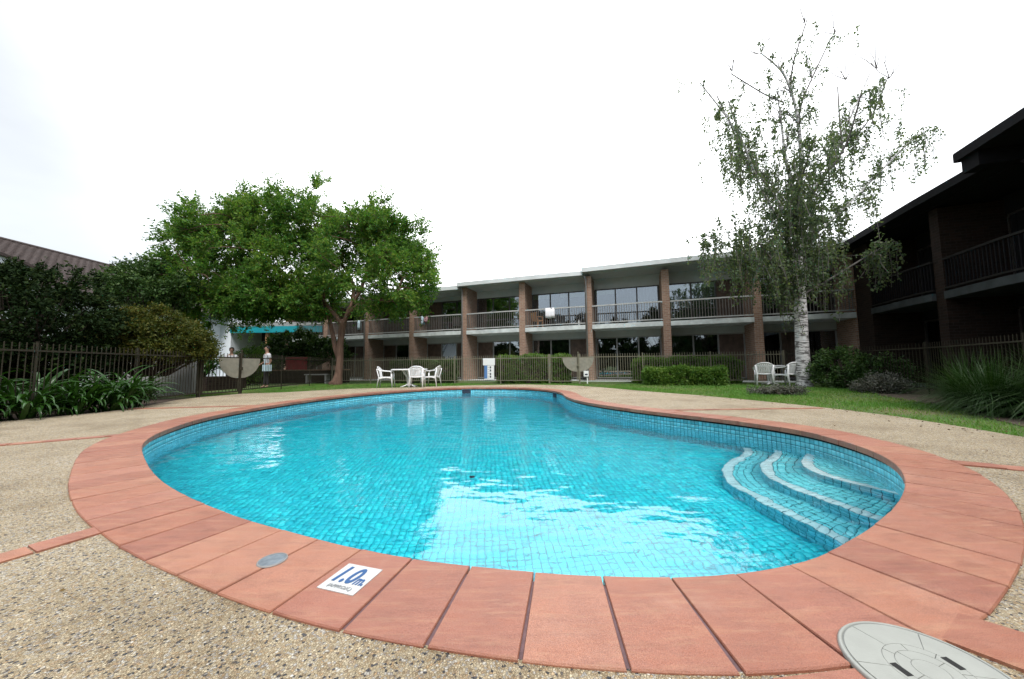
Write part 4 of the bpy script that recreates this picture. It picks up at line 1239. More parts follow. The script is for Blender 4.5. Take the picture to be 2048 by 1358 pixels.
def drape(name, label, cat, a0, a1, z0, mat, y=-0.085, seed=0):
    rows = []
    for t, (yy, zz_) in enumerate([(0.10, 3.25 if z0 < 3.2 else z0), (0.045, 3.70), (0.03, 3.818), (-0.045, 3.818), (-0.055, 3.6), (-0.07, (z0 + 3.6) / 2), (-0.06, z0)]):
        rows.append([(a, y + yy - 0.0 + 0.012 * math.sin(a * 30 + t + seed), zz_ + (0.02 * math.sin(a * 17 + seed) if t in (0, 6) else 0)) for a in np.linspace(a0, a1, 12)])
    mb = MB().grid(rows); mb.v = [tuple(LM @ Vector(p)) for p in mb.v]
    o = mb.obj(name, mat, None, True); solid(o, 0.012)
    return tag(o, label, cat)
drape('towel', 'white towel hanging over the balcony rail above the hedge', 'towel', -4.35, -3.85, 3.28, 'towel_cloth', -0.03)
drape('laundry', 'bundle of pink and pale clothes over the balcony rail', 'laundry', -11.85, -11.6, 3.45, 'cloth_pink', -0.05, 2)
drape('laundry', 'pale blue cloth over the balcony rail next to the bundle', 'laundry', -12.05, -11.9, 3.3, 'cloth_paleblue', -0.045, 3)
drape('laundry', 'pale cloth over the balcony rail beside the tree trunk fork', 'laundry', -16.85, -16.65, 3.2, 'cloth_paleblue', -0.05, 5)
bt = empty('bottle', on_lodge(-2.62, 0.25, 2.82)); tag(bt, 'white bottle on the balcony floor beside the brick pillar', 'bottle')
MB().tube([(0, 0, 0), (0, 0, 0.24), (0, 0, 0.30)], [0.055, 0.055, 0.022], 10).obj('body', 'sign_white', bt, True)
MB().tube([(0, 0, 0.30), (0, 0, 0.34)], 0.026, 10).obj('cap', 'sign_white', bt, True)
# ------------------------------------------------------------------ plants
def unit(a): return a / np.maximum(np.linalg.norm(a, axis=-1, keepdims=True), 1e-9)

def leaf_quads(C, D, size, width=0.45, droop=0.0):
    """diamond leaves: C base points, D directions, size lengths -> verts, faces"""
    N = len(C)
    D = unit(D)
    rnd_ = rng.normal(size=(N, 3)); S = unit(np.cross(D, rnd_)); Nn = np.cross(S, D)
    size = np.asarray(size).reshape(-1, 1) * np.ones((N, 1))
    mid = C + D * size * 0.45
    V = np.stack([C, mid + S * size * width * 0.5 + Nn * size * 0.06, C + D * size - Nn * size * 0.08, mid - S * size * width * 0.5 + Nn * size * 0.06], 1).reshape(-1, 3)
    F_ = np.arange(N * 4).reshape(-1, 4)
    return V, F_

def leaves_obj(name, C, D, size, mat, parent, width=0.45, rnd=None):
    V, F_ = leaf_quads(C, D, size, width)
    me = quad_mesh(name, V, F_, mat, rng.random(len(C)) if rnd is None else rnd)
    return link(bpy.data.objects.new(name, me), parent)

def sprays(centres, out_dirs, n_tw, tw_len, n_leaf, spread=0.7, lift=0.0, sag=0.0):
    """twigs radiating from cluster centres; returns leaf bases, directions and twig polylines"""
    K = len(centres)
    c = np.repeat(centres, n_tw, 0); o = np.repeat(out_dirs, n_tw, 0)
    d = unit(o * 0.9 + rng.normal(size=c.shape) * spread + np.array((0, 0, lift)))
    L = tw_len * rng.uniform(0.5, 1.2, (len(c), 1))
    t = rng.random((len(c), n_leaf, 1)) ** 0.7
    P = c[:, None] + d[:, None] * L[:, None] * t + np.array((0, 0, -sag)) * (t * L[:, None]) ** 2
    P = P + rng.normal(size=P.shape) * 0.035
    D = d[:, None] * 0.8 + rng.normal(size=P.shape) * 0.75
    return P.reshape(-1, 3), D.reshape(-1, 3), c, d, L

def lump_points(ells, n, shell=0.5):
    """points in a union of ellipsoids, biased to the shell. ells: (cx,cy,cz,rx,ry,rz,weight)"""
    E = np.array(ells, float); w = E[:, 6] / E[:, 6].sum()
    k = rng.choice(len(E), n, p=w)
    d = unit(rng.normal(size=(n, 3)))
    r = rng.random((n, 1)) ** (1 / 3.0) * (1 - shell) + shell * rng.uniform(0.75, 1.0, (n, 1))
    P = E[k, :3] + d * r * E[k, 3:6]
    return P, d

# --- the spreading tree on the left
tree = empty('spreading_tree', (-8.2, 16.6, 0)); tag(tree, 'wide spreading green tree with forked brown trunk by the far left fence', 'tree')
tk = MB()
tk.tube([(-0.14, -0.02, -0.08), (-0.05, 0, 0.14), (0.0, 0.0, 0.5), (0.04, 0.0, 1.2), (0.02, 0.02, 1.9), (0.10, 0.05, 2.75), (0.20, 0.0, 3.05)], [0.36, 0.23, 0.175, 0.155, 0.15, 0.155, 0.13], 12)
tk.tube([(0.02, 0, 1.05), (-0.25, 0.08, 1.7), (-0.42, 0.15, 2.4), (-0.62, 0.2, 3.1), (-0.95, 0.1, 3.9), (-1.6, -0.1, 4.8)], [0.11, 0.105, 0.10, 0.085, 0.07, 0.05], 10)
tko = tk.obj('trunk', 'bark_brown', tree, True)
limbs = [
    [(0.20, 0, 2.9), (0.45, -0.05, 3.6), (0.85, 0.1, 4.4), (1.1, 0.2, 5.3), (1.2, 0.1, 6.6), (1.0, 0.1, 7.9)],
    [(0.30, 0, 3.2), (0.9, -0.3, 3.65), (1.7, -0.4, 3.95), (2.6, -0.5, 3.85), (3.0, -0.5, 4.6), (3.3, -0.4, 5.6)],
    [(0.10, 0, 2.8), (-0.4, -0.1, 3.5), (-1.0, 0.0, 4.1), (-2.2, -0.3, 5.0), (-3.6, -0.6, 6.0), (-4.2, -0.6, 7.4)],
    [(-0.9, 0.1, 3.8), (-2.4, 0.6, 4.4), (-4.0, 0.9, 4.7), (-5.8, 0.8, 4.9), (-7.2, 0.4, 5.6)],
    [(-1.0, 0, 4.1), (-2.6, -1.0, 4.1), (-4.2, -1.4, 3.9), (-6.0, -1.2, 3.7)],
    [(0.5, 0.1, 3.8), (0.2, 0.8, 5.0), (-0.6, 1.0, 6.2), (-1.6, 1.0, 7.4), (-2.4, 0.8, 8.4)],
    [(1.0, 0.2, 5.0), (2.0, 0.4, 6.0), (2.6, 0.3, 7.0)],
]
for lb in limbs:
    r0 = 0.10
    MB().tube(catmull(lb, False, 4), list(np.linspace(r0, 0.03, (len(lb) - 1) * 4 + 1)), 8).obj('limb', 'bark_brown', tko, True)
ELL = [(-4.0, 0.0, 5.7, 3.7, 2.9, 2.7, 4.2), (1.5, 0.0, 5.6, 2.5, 2.6, 2.3, 2.6), (-2.7, 0.2, 7.7, 2.4, 2.2, 1.35, 1.8), (-5.6, 0.0, 3.8, 2.3, 2.0, 1.5, 1.7), (-3.2, 0.0, 3.9, 2.2, 1.8, 0.9, 1.2),
       (-2.2, -0.3, 4.3, 2.4, 2.3, 1.05, 1.3), (1.2, 0.0, 7.4, 1.35, 1.4, 1.25, 0.8), (3.0, -0.3, 5.0, 1.5, 1.6, 1.5, 0.9), (-5.4, 0.0, 6.9, 1.9, 1.6, 1.1, 0.9), (-4.3, 0, 8.2, 1.3, 1.2, 0.8, 0.45), (2.4, 0, 6.7, 1.2, 1.3, 1.1, 0.5)]
cl, od = lump_points(ELL, 640, 0.6)
rag, rod = lump_points(ELL, 150, 1.0)
rag = rag + rod * rng.uniform(0.15, 0.75, (len(rag), 1)) + np.array((0, 0, 0.15))
cl, od = np.concatenate([cl, rag]), np.concatenate([od, rod])
cl[:, 2] = np.maximum(cl[:, 2], np.where(cl[:, 0] < -5.3, 2.1, np.where(cl[:, 0] < -1.2, 3.55, 3.25)) + 0.3 * rng.random(len(cl)))
lp, ld, tc, td, tl = sprays(cl, unit(od + np.array((0, 0, 0.25))), 14, 0.78, 32, 0.75, 0.22, 0.10)
leaves_obj('crown', lp, ld, 0.05 + 0.10 * rng.random(len(lp)) ** 1.3, 'leaf_fresh', tree, 0.52)
# twigs
tw = MB()
for i in range(0, len(tc), 3):
    tw.tube([tc[i], tc[i] + td[i] * tl[i] * 0.95], [0.012, 0.004], 3, cap=False)
# branchlets from limbs to clusters
allp = np.concatenate([catmull(lb, False, 6) for lb in limbs])
for p in cl[::2]:
    j = int(np.argmin(np.linalg.norm(allp - p, axis=1)))
    q = allp[j]; mid_ = (p + q) / 2 + np.array((0, 0, 0.15)) + rng.normal(size=3) * 0.12
    tw.tube(catmull([q, mid_, p], False, 4), list(np.linspace(0.035, 0.012, 9)), 5, cap=False)
tag(tw.obj('twigs', 'bark_brown', tree), kind='stuff')

# --- the weeping birch on the right
BX, BY = 9.89, 11.96
birch = empty('birch_tree', (BX, BY, 0)); tag(birch, 'tall weeping silver birch with white trunk right of the pool', 'tree')
K = 1 / 58.3
def bp_(px, py, y=0.0):
    """limb points measured on the upright plane through the trunk"""
    x, z = (px - 1024) / 700.0, -(py - 679) / 700.0
    c_, s_ = math.cos(CAM_ROLL), math.sin(CAM_ROLL); x, z = x * c_ + z * s_, -x * s_ + z * c_
    c_, s_ = math.cos(CAM_PITCH), math.sin(CAM_PITCH); yy, z = c_ - z * s_, s_ + z * c_
    return ((x / yy * BY - BX) * 0.95, y, (z / yy * BY + 0.78) * 0.955)
tr = catmull([bp_(1609, 775), bp_(1606.5, 735), bp_(1604, 690), bp_(1601, 612), bp_(1597, 540), bp_(1593, 470), bp_(1590, 400)], False, 5)
ra = np.interp(np.linspace(0, 1, len(tr)), [0, 0.06, 0.2, 0.5, 0.75, 1], [0.28, 0.22, 0.20, 0.175, 0.13, 0.085])
bt_o = MB().tube(tr, list(ra), 14).obj('trunk', 'bark_birch', birch, True)
BL = [([(1590, 405), (1583, 345), (1572, 290), (1566, 220), (1560, 165)], 0.075, 0.1), ([(1590, 405), (1600, 330), (1594, 230), (1578, 165), (1555, 120), (1512, 85)], 0.08, -0.1),
      ([(1594, 230), (1612, 170), (1640, 115), (1688, 22)], 0.035, 0.3), ([(1580, 168), (1578, 110), (1600, 25)], 0.03, -0.2), ([(1566, 180), (1530, 155), (1465, 105)], 0.025, 0.2),
      ([(1596, 430), (1645, 350), (1690, 285), (1730, 205), (1790, 85)], 0.06, 0.5), ([(1690, 285), (1712, 200), (1735, 100)], 0.035, 0.7), ([(1700, 270), (1760, 200), (1800, 120)], 0.025, 0.2),
      ([(1597, 475), (1650, 440), (1700, 395), (1760, 335), (1820, 275), (1860, 240)], 0.06, 0.1), ([(1590, 450), (1545, 385), (1495, 320), (1445, 240), (1376, 160)], 0.06, -0.3),
      ([(1495, 320), (1465, 250), (1425, 165)], 0.03, 0.0), ([(1592, 505), (1545, 445), (1490, 380), (1440, 300), (1400, 235)], 0.055, -0.9), ([(1596, 565), (1545, 525), (1480, 475), (1430, 440)], 0.05, 0.5),
      ([(1600, 545), (1640, 480), (1680, 425), (1700, 360)], 0.05, 0.9), ([(1592, 430), (1620, 360), (1650, 300), (1660, 210)], 0.045, -0.8), ([(1590, 420), (1570, 350), (1545, 290), (1500, 240)], 0.04, 0.9),
      ([(1596, 520), (1650, 490), (1700, 470), (1715, 450)], 0.04, 1.3), ([(1594, 490), (1560, 430), (1540, 380), (1530, 330)], 0.04, -1.3), ([(1599, 590), (1560, 560), (1500, 530), (1450, 505)], 0.045, -1.0),
      ([(1600, 585), (1640, 555), (1685, 520), (1710, 500)], 0.045, -0.8)]
strands, sl = [], []
for pts, r0, yd in BL:
    k = len(pts)
    P = [bp_(px, py, yd * q / (k - 1) * 1.5) for q, (px, py) in enumerate(pts)]
    c_ = catmull(P, False, 6)
    MB().tube(c_, list(np.linspace(r0, 0.02, len(c_))), 7).obj('limb', 'bark_birch' if r0 > 0.045 else 'birch_twig', bt_o, True)
    for i in range(2, len(c_)):
        t = i / len(c_)
        zz_ = c_[i][2]
        dens = 2.1 if zz_ < 9.5 else (1.2 if zz_ < 11.5 else 0.5)
        for _ in range(rng.poisson(dens)):
            side = rng.normal(size=3) * (0.32, 0.42, 0.10)
            L = rng.uniform(0.4, 1.5) if zz_ < 9.5 else rng.uniform(0.2, 0.7)
            strands.append((np.array(c_[i]), np.array(c_[i]) + side + (0, 0, rng.uniform(-0.05, 0.2)), L))
# dense skirt round the lower crown
for _ in range(130):
    a = rng.uniform(0, 2 * math.pi); r = rng.uniform(0.35, 2.2)
    base = np.array((math.cos(a) * r - 0.95, math.sin(a) * r * 0.75, rng.uniform(3.9, 5.6) + 0.12 * r))
    strands.append((base + (0, 0, 0.05), base, rng.uniform(0.6, 1.7)))
stm = MB(); LP, LD = [], []
for s0, s1, L in strands:
    end = s1 + np.array((rng.normal() * 0.10, rng.normal() * 0.10, -L))
    mid_ = s1 + np.array((0, 0, -L * 0.35)) + rng.normal(size=3) * 0.03
    c_ = catmull([s0, s1, mid_, end], False, 3)
    stm.tube(c_, 0.009, 3, cap=False)
    nl = int(46 * L) + 8
    t = rng.uniform(0.12, 1, nl) * (len(c_) - 1); i0 = np.minimum(t.astype(int), len(c_) - 2); f_ = (t - i0)[:, None]
    p = c_[i0] * (1 - f_) + c_[i0 + 1] * f_ + rng.normal(size=(nl, 3)) * 0.05
    LP.append(p); LD.append(rng.normal(size=(nl, 3)) * 0.6 + np.array((0, 0, -0.8)))
LP, LD = np.concatenate(LP), np.concatenate(LD)
tag(stm.obj('strands', 'birch_twig', birch), kind='stuff')
leaves_obj('crown', LP, LD, rng.uniform(0.06, 0.115, len(LP)), 'leaf_birch', birch, 0.66)
# sparse top twigs
tp_ = MB()
for pts, r0, yd in BL[:8]:
    for (px, py) in pts[2:]:
        for _ in range(5):
            b0 = np.array(bp_(px, py, yd)); d = np.array((rng.normal() * 0.35, rng.normal() * 0.3, rng.uniform(0.35, 1.1)))
            tp_.tube([b0, b0 + d * 0.5 + rng.normal(size=3) * 0.05, b0 + d], [0.017, 0.014, 0.010], 3, cap=False)
tag(tp_.obj('twigs', 'birch_twig', birch), kind='stuff')

# --- bushes and hedges
def bush(name, label, cat, loc, ells, n_cl, mat, leaf=(0.06, 0.10), n_tw=9, n_leaf=16, tw=0.32, group=None, stems=None, zmin=0.08, lift=0.1, sag=0.0, width=0.5, shell=0.8):
    root = empty(name, loc); tag(root, label, cat, group)
    cl, od = lump_points(ells, n_cl, shell)
    cl[:, 2] = np.maximum(cl[:, 2], zmin + 0.06 * rng.random(len(cl)))
    P, D, c_, d_, L = sprays(cl, od, n_tw, tw, n_leaf, 0.75, lift, sag)
    P[:, 2] = np.maximum(P[:, 2], 0.0)
    leaves_obj('foliage', P, D, rng.uniform(leaf[0], leaf[1], len(P)), mat, root, width)
    st = MB()
    for s in (stems or [[(0, 0, -0.06), (0.05, 0.02, 0.35), (ells[0][0] * 0.6, ells[0][1] * 0.6, ells[0][2])]]):
        st.tube(catmull(s, False, 4), list(np.linspace(0.06, 0.02, (len(s) - 1) * 4 + 1)), 7)
    for i in range(0, n_cl, 2):
        b0 = np.array((cl[i][0] * 0.3, cl[i][1] * 0.3, max(0.1, cl[i][2] * 0.45)))
        st.tube([b0, (b0 + cl[i]) / 2 + rng.normal(size=3) * 0.05, cl[i]], [0.02, 0.014, 0.006], 4, cap=False)
    st.obj('stem', 'bark_dark', root)
    return root

bush('dark_tree', 'dense dark evergreen bush rising above the left fence', 'bush', (-11.0, 7.9, 0), [(0, 0, 1.85, 1.75, 1.4, 1.25, 3), (-1.6, -0.6, 1.75, 1.5, 1.4, 1.1, 2), (0.5, 0.3, 1.2, 1.2, 1.0, 0.8, 1.2), (-0.6, -0.9, 1.0, 1.3, 0.9, 0.8, 1.2)], 460, 'leaf_dark', (0.06, 0.11), 10, 17, 0.38, sag=0.3)
bush('maple_bush', 'dome-shaped olive green maple above the left gate', 'bush', (-9.75, 9.45, 0), [(0, 0, 1.40, 1.12, 1.0, 0.98, 3), (0.45, 0.2, 1.35, 0.8, 0.8, 0.7, 1.2), (-0.5, -0.2, 1.35, 0.8, 0.8, 0.8, 1)], 300, 'leaf_maple', (0.05, 0.085), 10, 20, 0.32, sag=0.9, lift=0.0, shell=0.9, zmin=1.30,
     stems=[[(0, 0, -0.06), (0.05, 0, 0.5), (-0.05, 0.05, 1.1), (0.1, 0, 1.7)]])
bush('back_tree', 'dark green leafy tree before the brown tiled roof', 'tree', (-14.9, 14.0, 0), [(0, 0, 4.2, 1.15, 1.1, 0.75, 2), (0.9, 0, 3.95, 0.9, 0.9, 0.55, 1), (0.1, 0, 4.6, 0.6, 0.6, 0.45, 1)], 130, 'leaf_mid', (0.08, 0.13), 10, 16, 0.45,
     stems=[[(0, 0, -0.06), (0.1, 0, 1.5), (0, 0, 3.0), (0.1, 0, 4.2)], [(0.05, 0, 2.0), (0.5, 0, 3.0), (0.9, 0, 3.7)]])
bush('broadleaf_shrub', 'broad-leaved green shrub under the turquoise fascia', 'shrub', (-12.6, 20.4, 0), [(0, 0, 2.0, 1.7, 1.2, 0.75, 2), (1.6, 0, 1.7, 1.4, 1.1, 0.6, 1.5), (-1.0, 0.2, 1.3, 1.2, 1.0, 0.9, 1)], 130, 'leaf_mid', (0.12, 0.20), 8, 12, 0.4,
     stems=[[(0, 0, -0.06), (0.1, 0, 0.8), (0.2, 0, 1.8)], [(0.4, 0, -0.06), (0.9, 0, 0.8), (1.5, 0, 1.6)]])
bush('weeping_shrub', 'yellow-green fine-leaved shrub behind the person in white', 'shrub', (-12.9, 17.2, 0), [(0, 0, 0.95, 0.75, 0.7, 0.75, 1)], 60, 'leaf_hedge', (0.06, 0.10), 10, 16, 0.35, sag=0.8)
def hedge(label, p, q, w, z0, z1, n, mat='leaf_hedge', leaf=(0.05, 0.085), tw=0.17):
    p, q = np.array(p, float), np.array(q, float); d = q - p; L = np.linalg.norm(d)
    root = empty('hedge', (*((p + q) / 2), 0), math.atan2(d[1], d[0])); tag(root, label, 'hedge', 'hedges')
    # points on the box surface
    k = n
    f = rng.choice(3, k, p=[0.4, 0.42, 0.18])
    u, v_ = rng.random(k), rng.random(k)
    C = np.zeros((k, 3)); D = np.zeros((k, 3))
    lump = 0.06
    C[:, 0] = (rng.random(k) - 0.5) * L
    C[:, 1] = np.where(f == 0, (u - 0.5) * w, np.where(rng.random(k) < 0.75, -w / 2, w / 2))
    C[:, 2] = np.where(f == 0, z1, z0 + (z1 - z0) * v_)
    D[f == 0] = (0, 0, 1); D[f != 0, 1] = np.sign(C[f != 0, 1]); D[f != 0, 2] = 0.3
    e = f == 2
    C[e, 0] = np.where(u[e] < 0.5, -L / 2, L / 2); C[e, 1] = (v_[e] - 0.5) * w; C[e, 2] = z0 + (z1 - z0) * rng.random(e.sum()); D[e] = 0; D[e, 0] = np.sign(C[e, 0]); D[e, 2] = 0.3
    edge = np.maximum(np.abs(C[:, 0]) / (L / 2), 0)
    C[:, 2] -= np.where(f == 0, 0.10 * np.clip((edge - 0.8) / 0.2, 0, 1) ** 2 * 2, 0)
    C += np.stack([np.sin(C[:, 0] * 5.1) * 0.03, np.sin(C[:, 0] * 3.3 + C[:, 2] * 4) * lump, np.sin(C[:, 0] * 4.2 + 1.7) * 0.045], 1)
    C -= D * 0.08
    P, Dd, c_, d_, Lw = sprays(C, D, 6, tw, 12, 0.7, 0.15)
    P[:, 2] = np.maximum(P[:, 2], 0.0)
    leaves_obj('foliage', P, Dd, rng.uniform(leaf[0], leaf[1], len(P)), mat, root, 0.5)
    xs = np.linspace(-L / 2 + 0.1, L / 2 - 0.1, 14); prof = [(-w / 2 + 0.1, z0), (-w / 2 + 0.08, (z0 + z1) / 2), (-w / 2 + 0.12, z1 - 0.12), (w / 2 - 0.12, z1 - 0.12), (w / 2 - 0.08, (z0 + z1) / 2), (w / 2 - 0.1, z0)]
    MB().grid([[(x, y + 0.03 * math.sin(x * 4), z + (0.03 * math.sin(x * 5) if 0.1 < z else 0)) for x in xs] for y, z in prof]).obj('branch_core', 'bark_dark', root)
    return root
hedge('clipped green hedge behind the far fence, right of the white sign', (-0.55, 16.6), (2.55, 16.0), 0.8, -0.03, 1.14, 520)
hedge('dim green hedge behind the far fence above the left table', (-6.0, 18.2), (-2.9, 17.4), 0.8, -0.03, 0.98, 420, 'leaf_mid')
hedge('low bright green hedge in front of the fence left of the birch', (5.35, 14.05), (7.75, 12.95), 0.85, -0.03, 0.55, 480)
hedge('leafy hedge behind the fence left of the birch', (5.4, 15.55), (9.4, 14.7), 0.8, -0.03, 0.96, 560, 'leaf_hedge')
bush('round_shrub', 'dark rounded shrub just right of the birch trunk', 'shrub', (10.35, 10.95, 0), [(0, 0, 0.5, 0.75, 0.7, 0.6, 2), (0.5, -0.5, 0.4, 0.6, 0.6, 0.45, 1)], 110, 'leaf_mid', (0.06, 0.10), 8, 13, 0.28)
bush('grey_shrub', 'low grey-leaved shrub on the lawn edge right of the birch', 'shrub', (9.75, 9.35, 0), [(0, 0, 0.12, 0.55, 0.45, 0.22, 1)], 70, 'leaf_grey', (0.035, 0.06), 8, 12, 0.18)
bush('dry_shrub', 'dry grey woody clump on the lawn in front of the birch chairs', 'shrub', (6.75, 9.05, -0.03), [(-0.2, 0, 0.05, 0.42, 0.28, 0.09, 1), (0.3, -0.1, 0.04, 0.34, 0.25, 0.07, 1)], 80, 'leaf_grey', (0.03, 0.05), 7, 7, 0.12,
     stems=[[(0.4 * math.cos(a), 0.25 * math.sin(a), -0.04), (0.2 * math.cos(a), 0.1 * math.sin(a), 0.10), (0.42 * math.cos(a + 0.6), 0.28 * math.sin(a + 0.6), 0.13)] for a in np.linspace(0, 6, 9)])

for i, (x, y, s) in enumerate([(-15, -8, 1.1), (-10.5, -11, 1.3), (-5.5, -12, 1.1), (-0.5, -13, 1.35), (3.6, -10.5, 1.1), (6.3, -5.2, 1.15), (-11.6, -0.6, 1.15), (-12.0, -4.6, 1.2)]):  # unseen; the last three are added to shade the right wing and left fence
    bush('unseen_evergreen', 'tall dark unseen evergreen behind the viewpoint, for window reflections and added side shade', 'tree', (x, y, 0), [(0, 0, 3.2 * s, 2.6 * s, 2.2, 2.4 * s, 3), (0.5, 0, 1.6, 2.4, 2.0, 1.5, 2), (-0.6, 0, 5.2 * s, 1.4, 1.3, 1.3, 1)], 170, 'leaf_dark', (0.22, 0.36), 9, 14, 0.8, group='evergreens behind the viewpoint',
         stems=[[(0, 0, -0.06), (0.1, 0, 1.5), (0, 0, 3.0 * s), (0.1, 0, 5.0 * s)]])

# --- strap-leaved clumps: every leaf an object of its own
def strap_mesh(L, w, bend, twist):
    rows = []
    x, z, a = 0.0, 0.0, 1.25
    for i in range(8):
        t = i / 7
        ww = w * math.sin(math.pi * min(1, 0.18 + t * 0.82)) ** 0.7 if i < 7 else 0.001
        rows.append([(x, -ww / 2, z + 0.2 * ww), (x, 0, z - 0.05 * ww), (x, ww / 2, z + 0.2 * ww)])
        a -= bend / 7 * (0.4 + 1.5 * t)
        x += math.cos(a) * L / 7; z += math.sin(a) * L / 7
    return MB().grid(rows).mesh('leaf', 'strap_leaf', True)
STRAPS = [strap_mesh(0.62, 0.046, 1.9, 0), strap_mesh(0.52, 0.042, 2.4, 0), strap_mesh(0.70, 0.05, 1.5, 0), strap_mesh(0.45, 0.045, 2.7, 0)]
for me in STRAPS:
    a = me.attributes.new('rnd', 'FLOAT', 'FACE'); a.data.foreach_set('value', np.full(len(me.polygons), 0.3 + 0.15 * random.random(), dtype=np.float32))
def strap_clump(label, loc, n_leaf, s, flowers=0):
    root = empty('agapanthus_clump', loc); tag(root, label, 'plant', 'strap-leaved clumps')
    for k in range(n_leaf):
        o = bpy.data.objects.new('leaf', random.choice(STRAPS))
        a = random.uniform(0, 2 * math.pi); r = random.uniform(0, 0.26) * s
        o.location = (math.cos(a) * r, math.sin(a) * r, random.uniform(-0.03, 0.22) * s)
        o.rotation_euler = (random.uniform(-0.3, 0.3), random.uniform(-0.55, 0.35), a + random.uniform(-0.5, 0.5))
        sc = s * random.uniform(0.75, 1.25); o.scale = (sc, sc, sc)
        link(o, root)
    for k in range(flowers):
        a = random.uniform(0, 6.3); h_ = random.uniform(0.75, 1.15); x, y = 0.25 * math.cos(a), 0.25 * math.sin(a)
        st = MB().tube([(x * 0.4, y * 0.4, 0), (x, y, h_ * 0.6), (x * 1.3, y * 1.3, h_)], 0.007, 5).obj('flower_stem', 'stem_green', root)
        fl = MB()
        for q in range(26):
            d = unit(rng.normal(size=3)) * (0.06, 0.06, 0.05); c_ = np.array((x * 1.3, y * 1.3, h_ + 0.02))
            fl.tube([c_, c_ + d], [0.004, 0.016], 4)
        fl.obj('flower_head', 'flower_violet', st)
    return root
for i, (lb, x, y, s, nl, fl) in enumerate([
        ('strap-leaved clump at the frame edge in the left bed', -8.35, 5.35, 1.15, 110, 0), ('strap-leaved clump in the left bed, second from the frame edge', -8.05, 5.85, 1.1, 110, 0),
        ('strap-leaved clump in the left bed below the fence post', -8.0, 6.45, 1.05, 110, 0), ('bright strap-leaved clump bulging over the deck edge', -7.95, 7.0, 1.2, 130, 0),
        ('strap-leaved clump at the gate end of the left bed', -8.25, 7.65, 1.05, 110, 0), ('dark strap-leaved clump behind the left fence at the frame edge', -9.0, 5.6, 1.1, 90, 0),
        ('dark strap-leaved clump behind the left fence near its middle post', -8.9, 6.7, 1.1, 90, 0),
        ('agapanthus clump with violet flower heads beyond the left gate', -11.7, 13.3, 1.25, 90, 7), ('agapanthus clump with violet flower heads against the white wall', -12.6, 14.2, 1.3, 90, 6)]):
    strap_clump(lb, (x, y, -0.03 if y < 9 else (0.45 if y < 13.8 else 0.6)), nl, s, fl)
o = MB().prism([(-13.4, 12.9), (-11.2, 12.9), (-11.2, 14.8), (-13.4, 14.8)], -0.06, 0.46).obj('raised_bed', 'brick_dark_and_shaded'); tag(o, 'raised brick bed holding the violet agapanthus', 'planter')

# --- ornamental grasses on the right
def grass_clump(label, loc, n, L, spread, mat='grass_blade'):
    root = empty('ornamental_grass', loc); tag(root, label, 'plant', 'ornamental grasses')
    a = rng.uniform(0, 2 * math.pi, n); lean = np.abs(rng.normal(0.55, 0.35, n)) * spread
    base = np.stack([np.cos(a), np.sin(a), np.zeros(n)], 1) * rng.uniform(0, 0.22, (n, 1))
    dirh = np.stack([np.cos(a + rng.normal(0, 0.4, n)), np.sin(a + rng.normal(0, 0.4, n)), np.zeros(n)], 1)
    ln = L * rng.uniform(0.55, 1.15, n)
    w = rng.uniform(0.0035, 0.007, n)
    side = np.stack([-dirh[:, 1], dirh[:, 0], np.zeros(n)], 1)
    T = np.linspace(0, 1, 6); V = []
    for t in T:
        th = lean * (0.35 + 1.5 * t)
        p = base + dirh * (np.sin(np.minimum(th, 2.4)) * ln * t)[:, None] + np.array((0, 0, 1)) * (np.cos(np.minimum(th, 2.0)) * ln * t * (1 - 0.25 * t * lean))[:, None]
        p[:, 2] = np.maximum(p[:, 2], 0.0)
        ww = (w * (1 - t ** 2) + 0.0006)[:, None]
        V.append(p - side * ww); V.append(p + side * ww)
    V = np.stack(V, 1)                       # n,12,3
    o_ = (np.arange(n) * 12)[:, None, None]
    F_ = (o_ + np.array([[2 * i, 2 * i + 1, 2 * i + 3, 2 * i + 2] for i in range(5)])[None]).reshape(-1, 4)
    me = quad_mesh('blades', V.reshape(-1, 3), F_, mat, np.repeat(rng.random(n) * 0.6, 5))
    ob = link(bpy.data.objects.new('blades', me), root); ob['kind'] = 'stuff'
    MB().tube([(0, 0, -0.06), (0, 0, 0.05)], [0.22, 0.10], 10).obj('crown_base', 'bark_dark', root)
    return root
leaf_mat('grass_dark', (0.014, 0.045, 0.009), (0.03, 0.075, 0.014), (0.09, 0.11, 0.03), 0.2, 0.45, 1.5)
grass_clump('large arching grass clump at the right edge of the lawn', (7.6, 5.60, -0.03), 1600, 0.92, 1.2, 'grass_dark')
grass_clump('arching grass clump cut by the right frame edge', (7.5, 4.75, -0.03), 1700, 1.1, 1.1, 'grass_dark')
grass_clump('grass clump behind the two large ones near the right fence', (8.1, 6.3, -0.03), 1000, 1.0, 1.0, 'grass_dark')
grass_clump('small strappy grass clump between the dark shrub and grey shrub', (10.0, 10.0, -0.03), 300, 0.55, 1.1, 'leaf_mid')

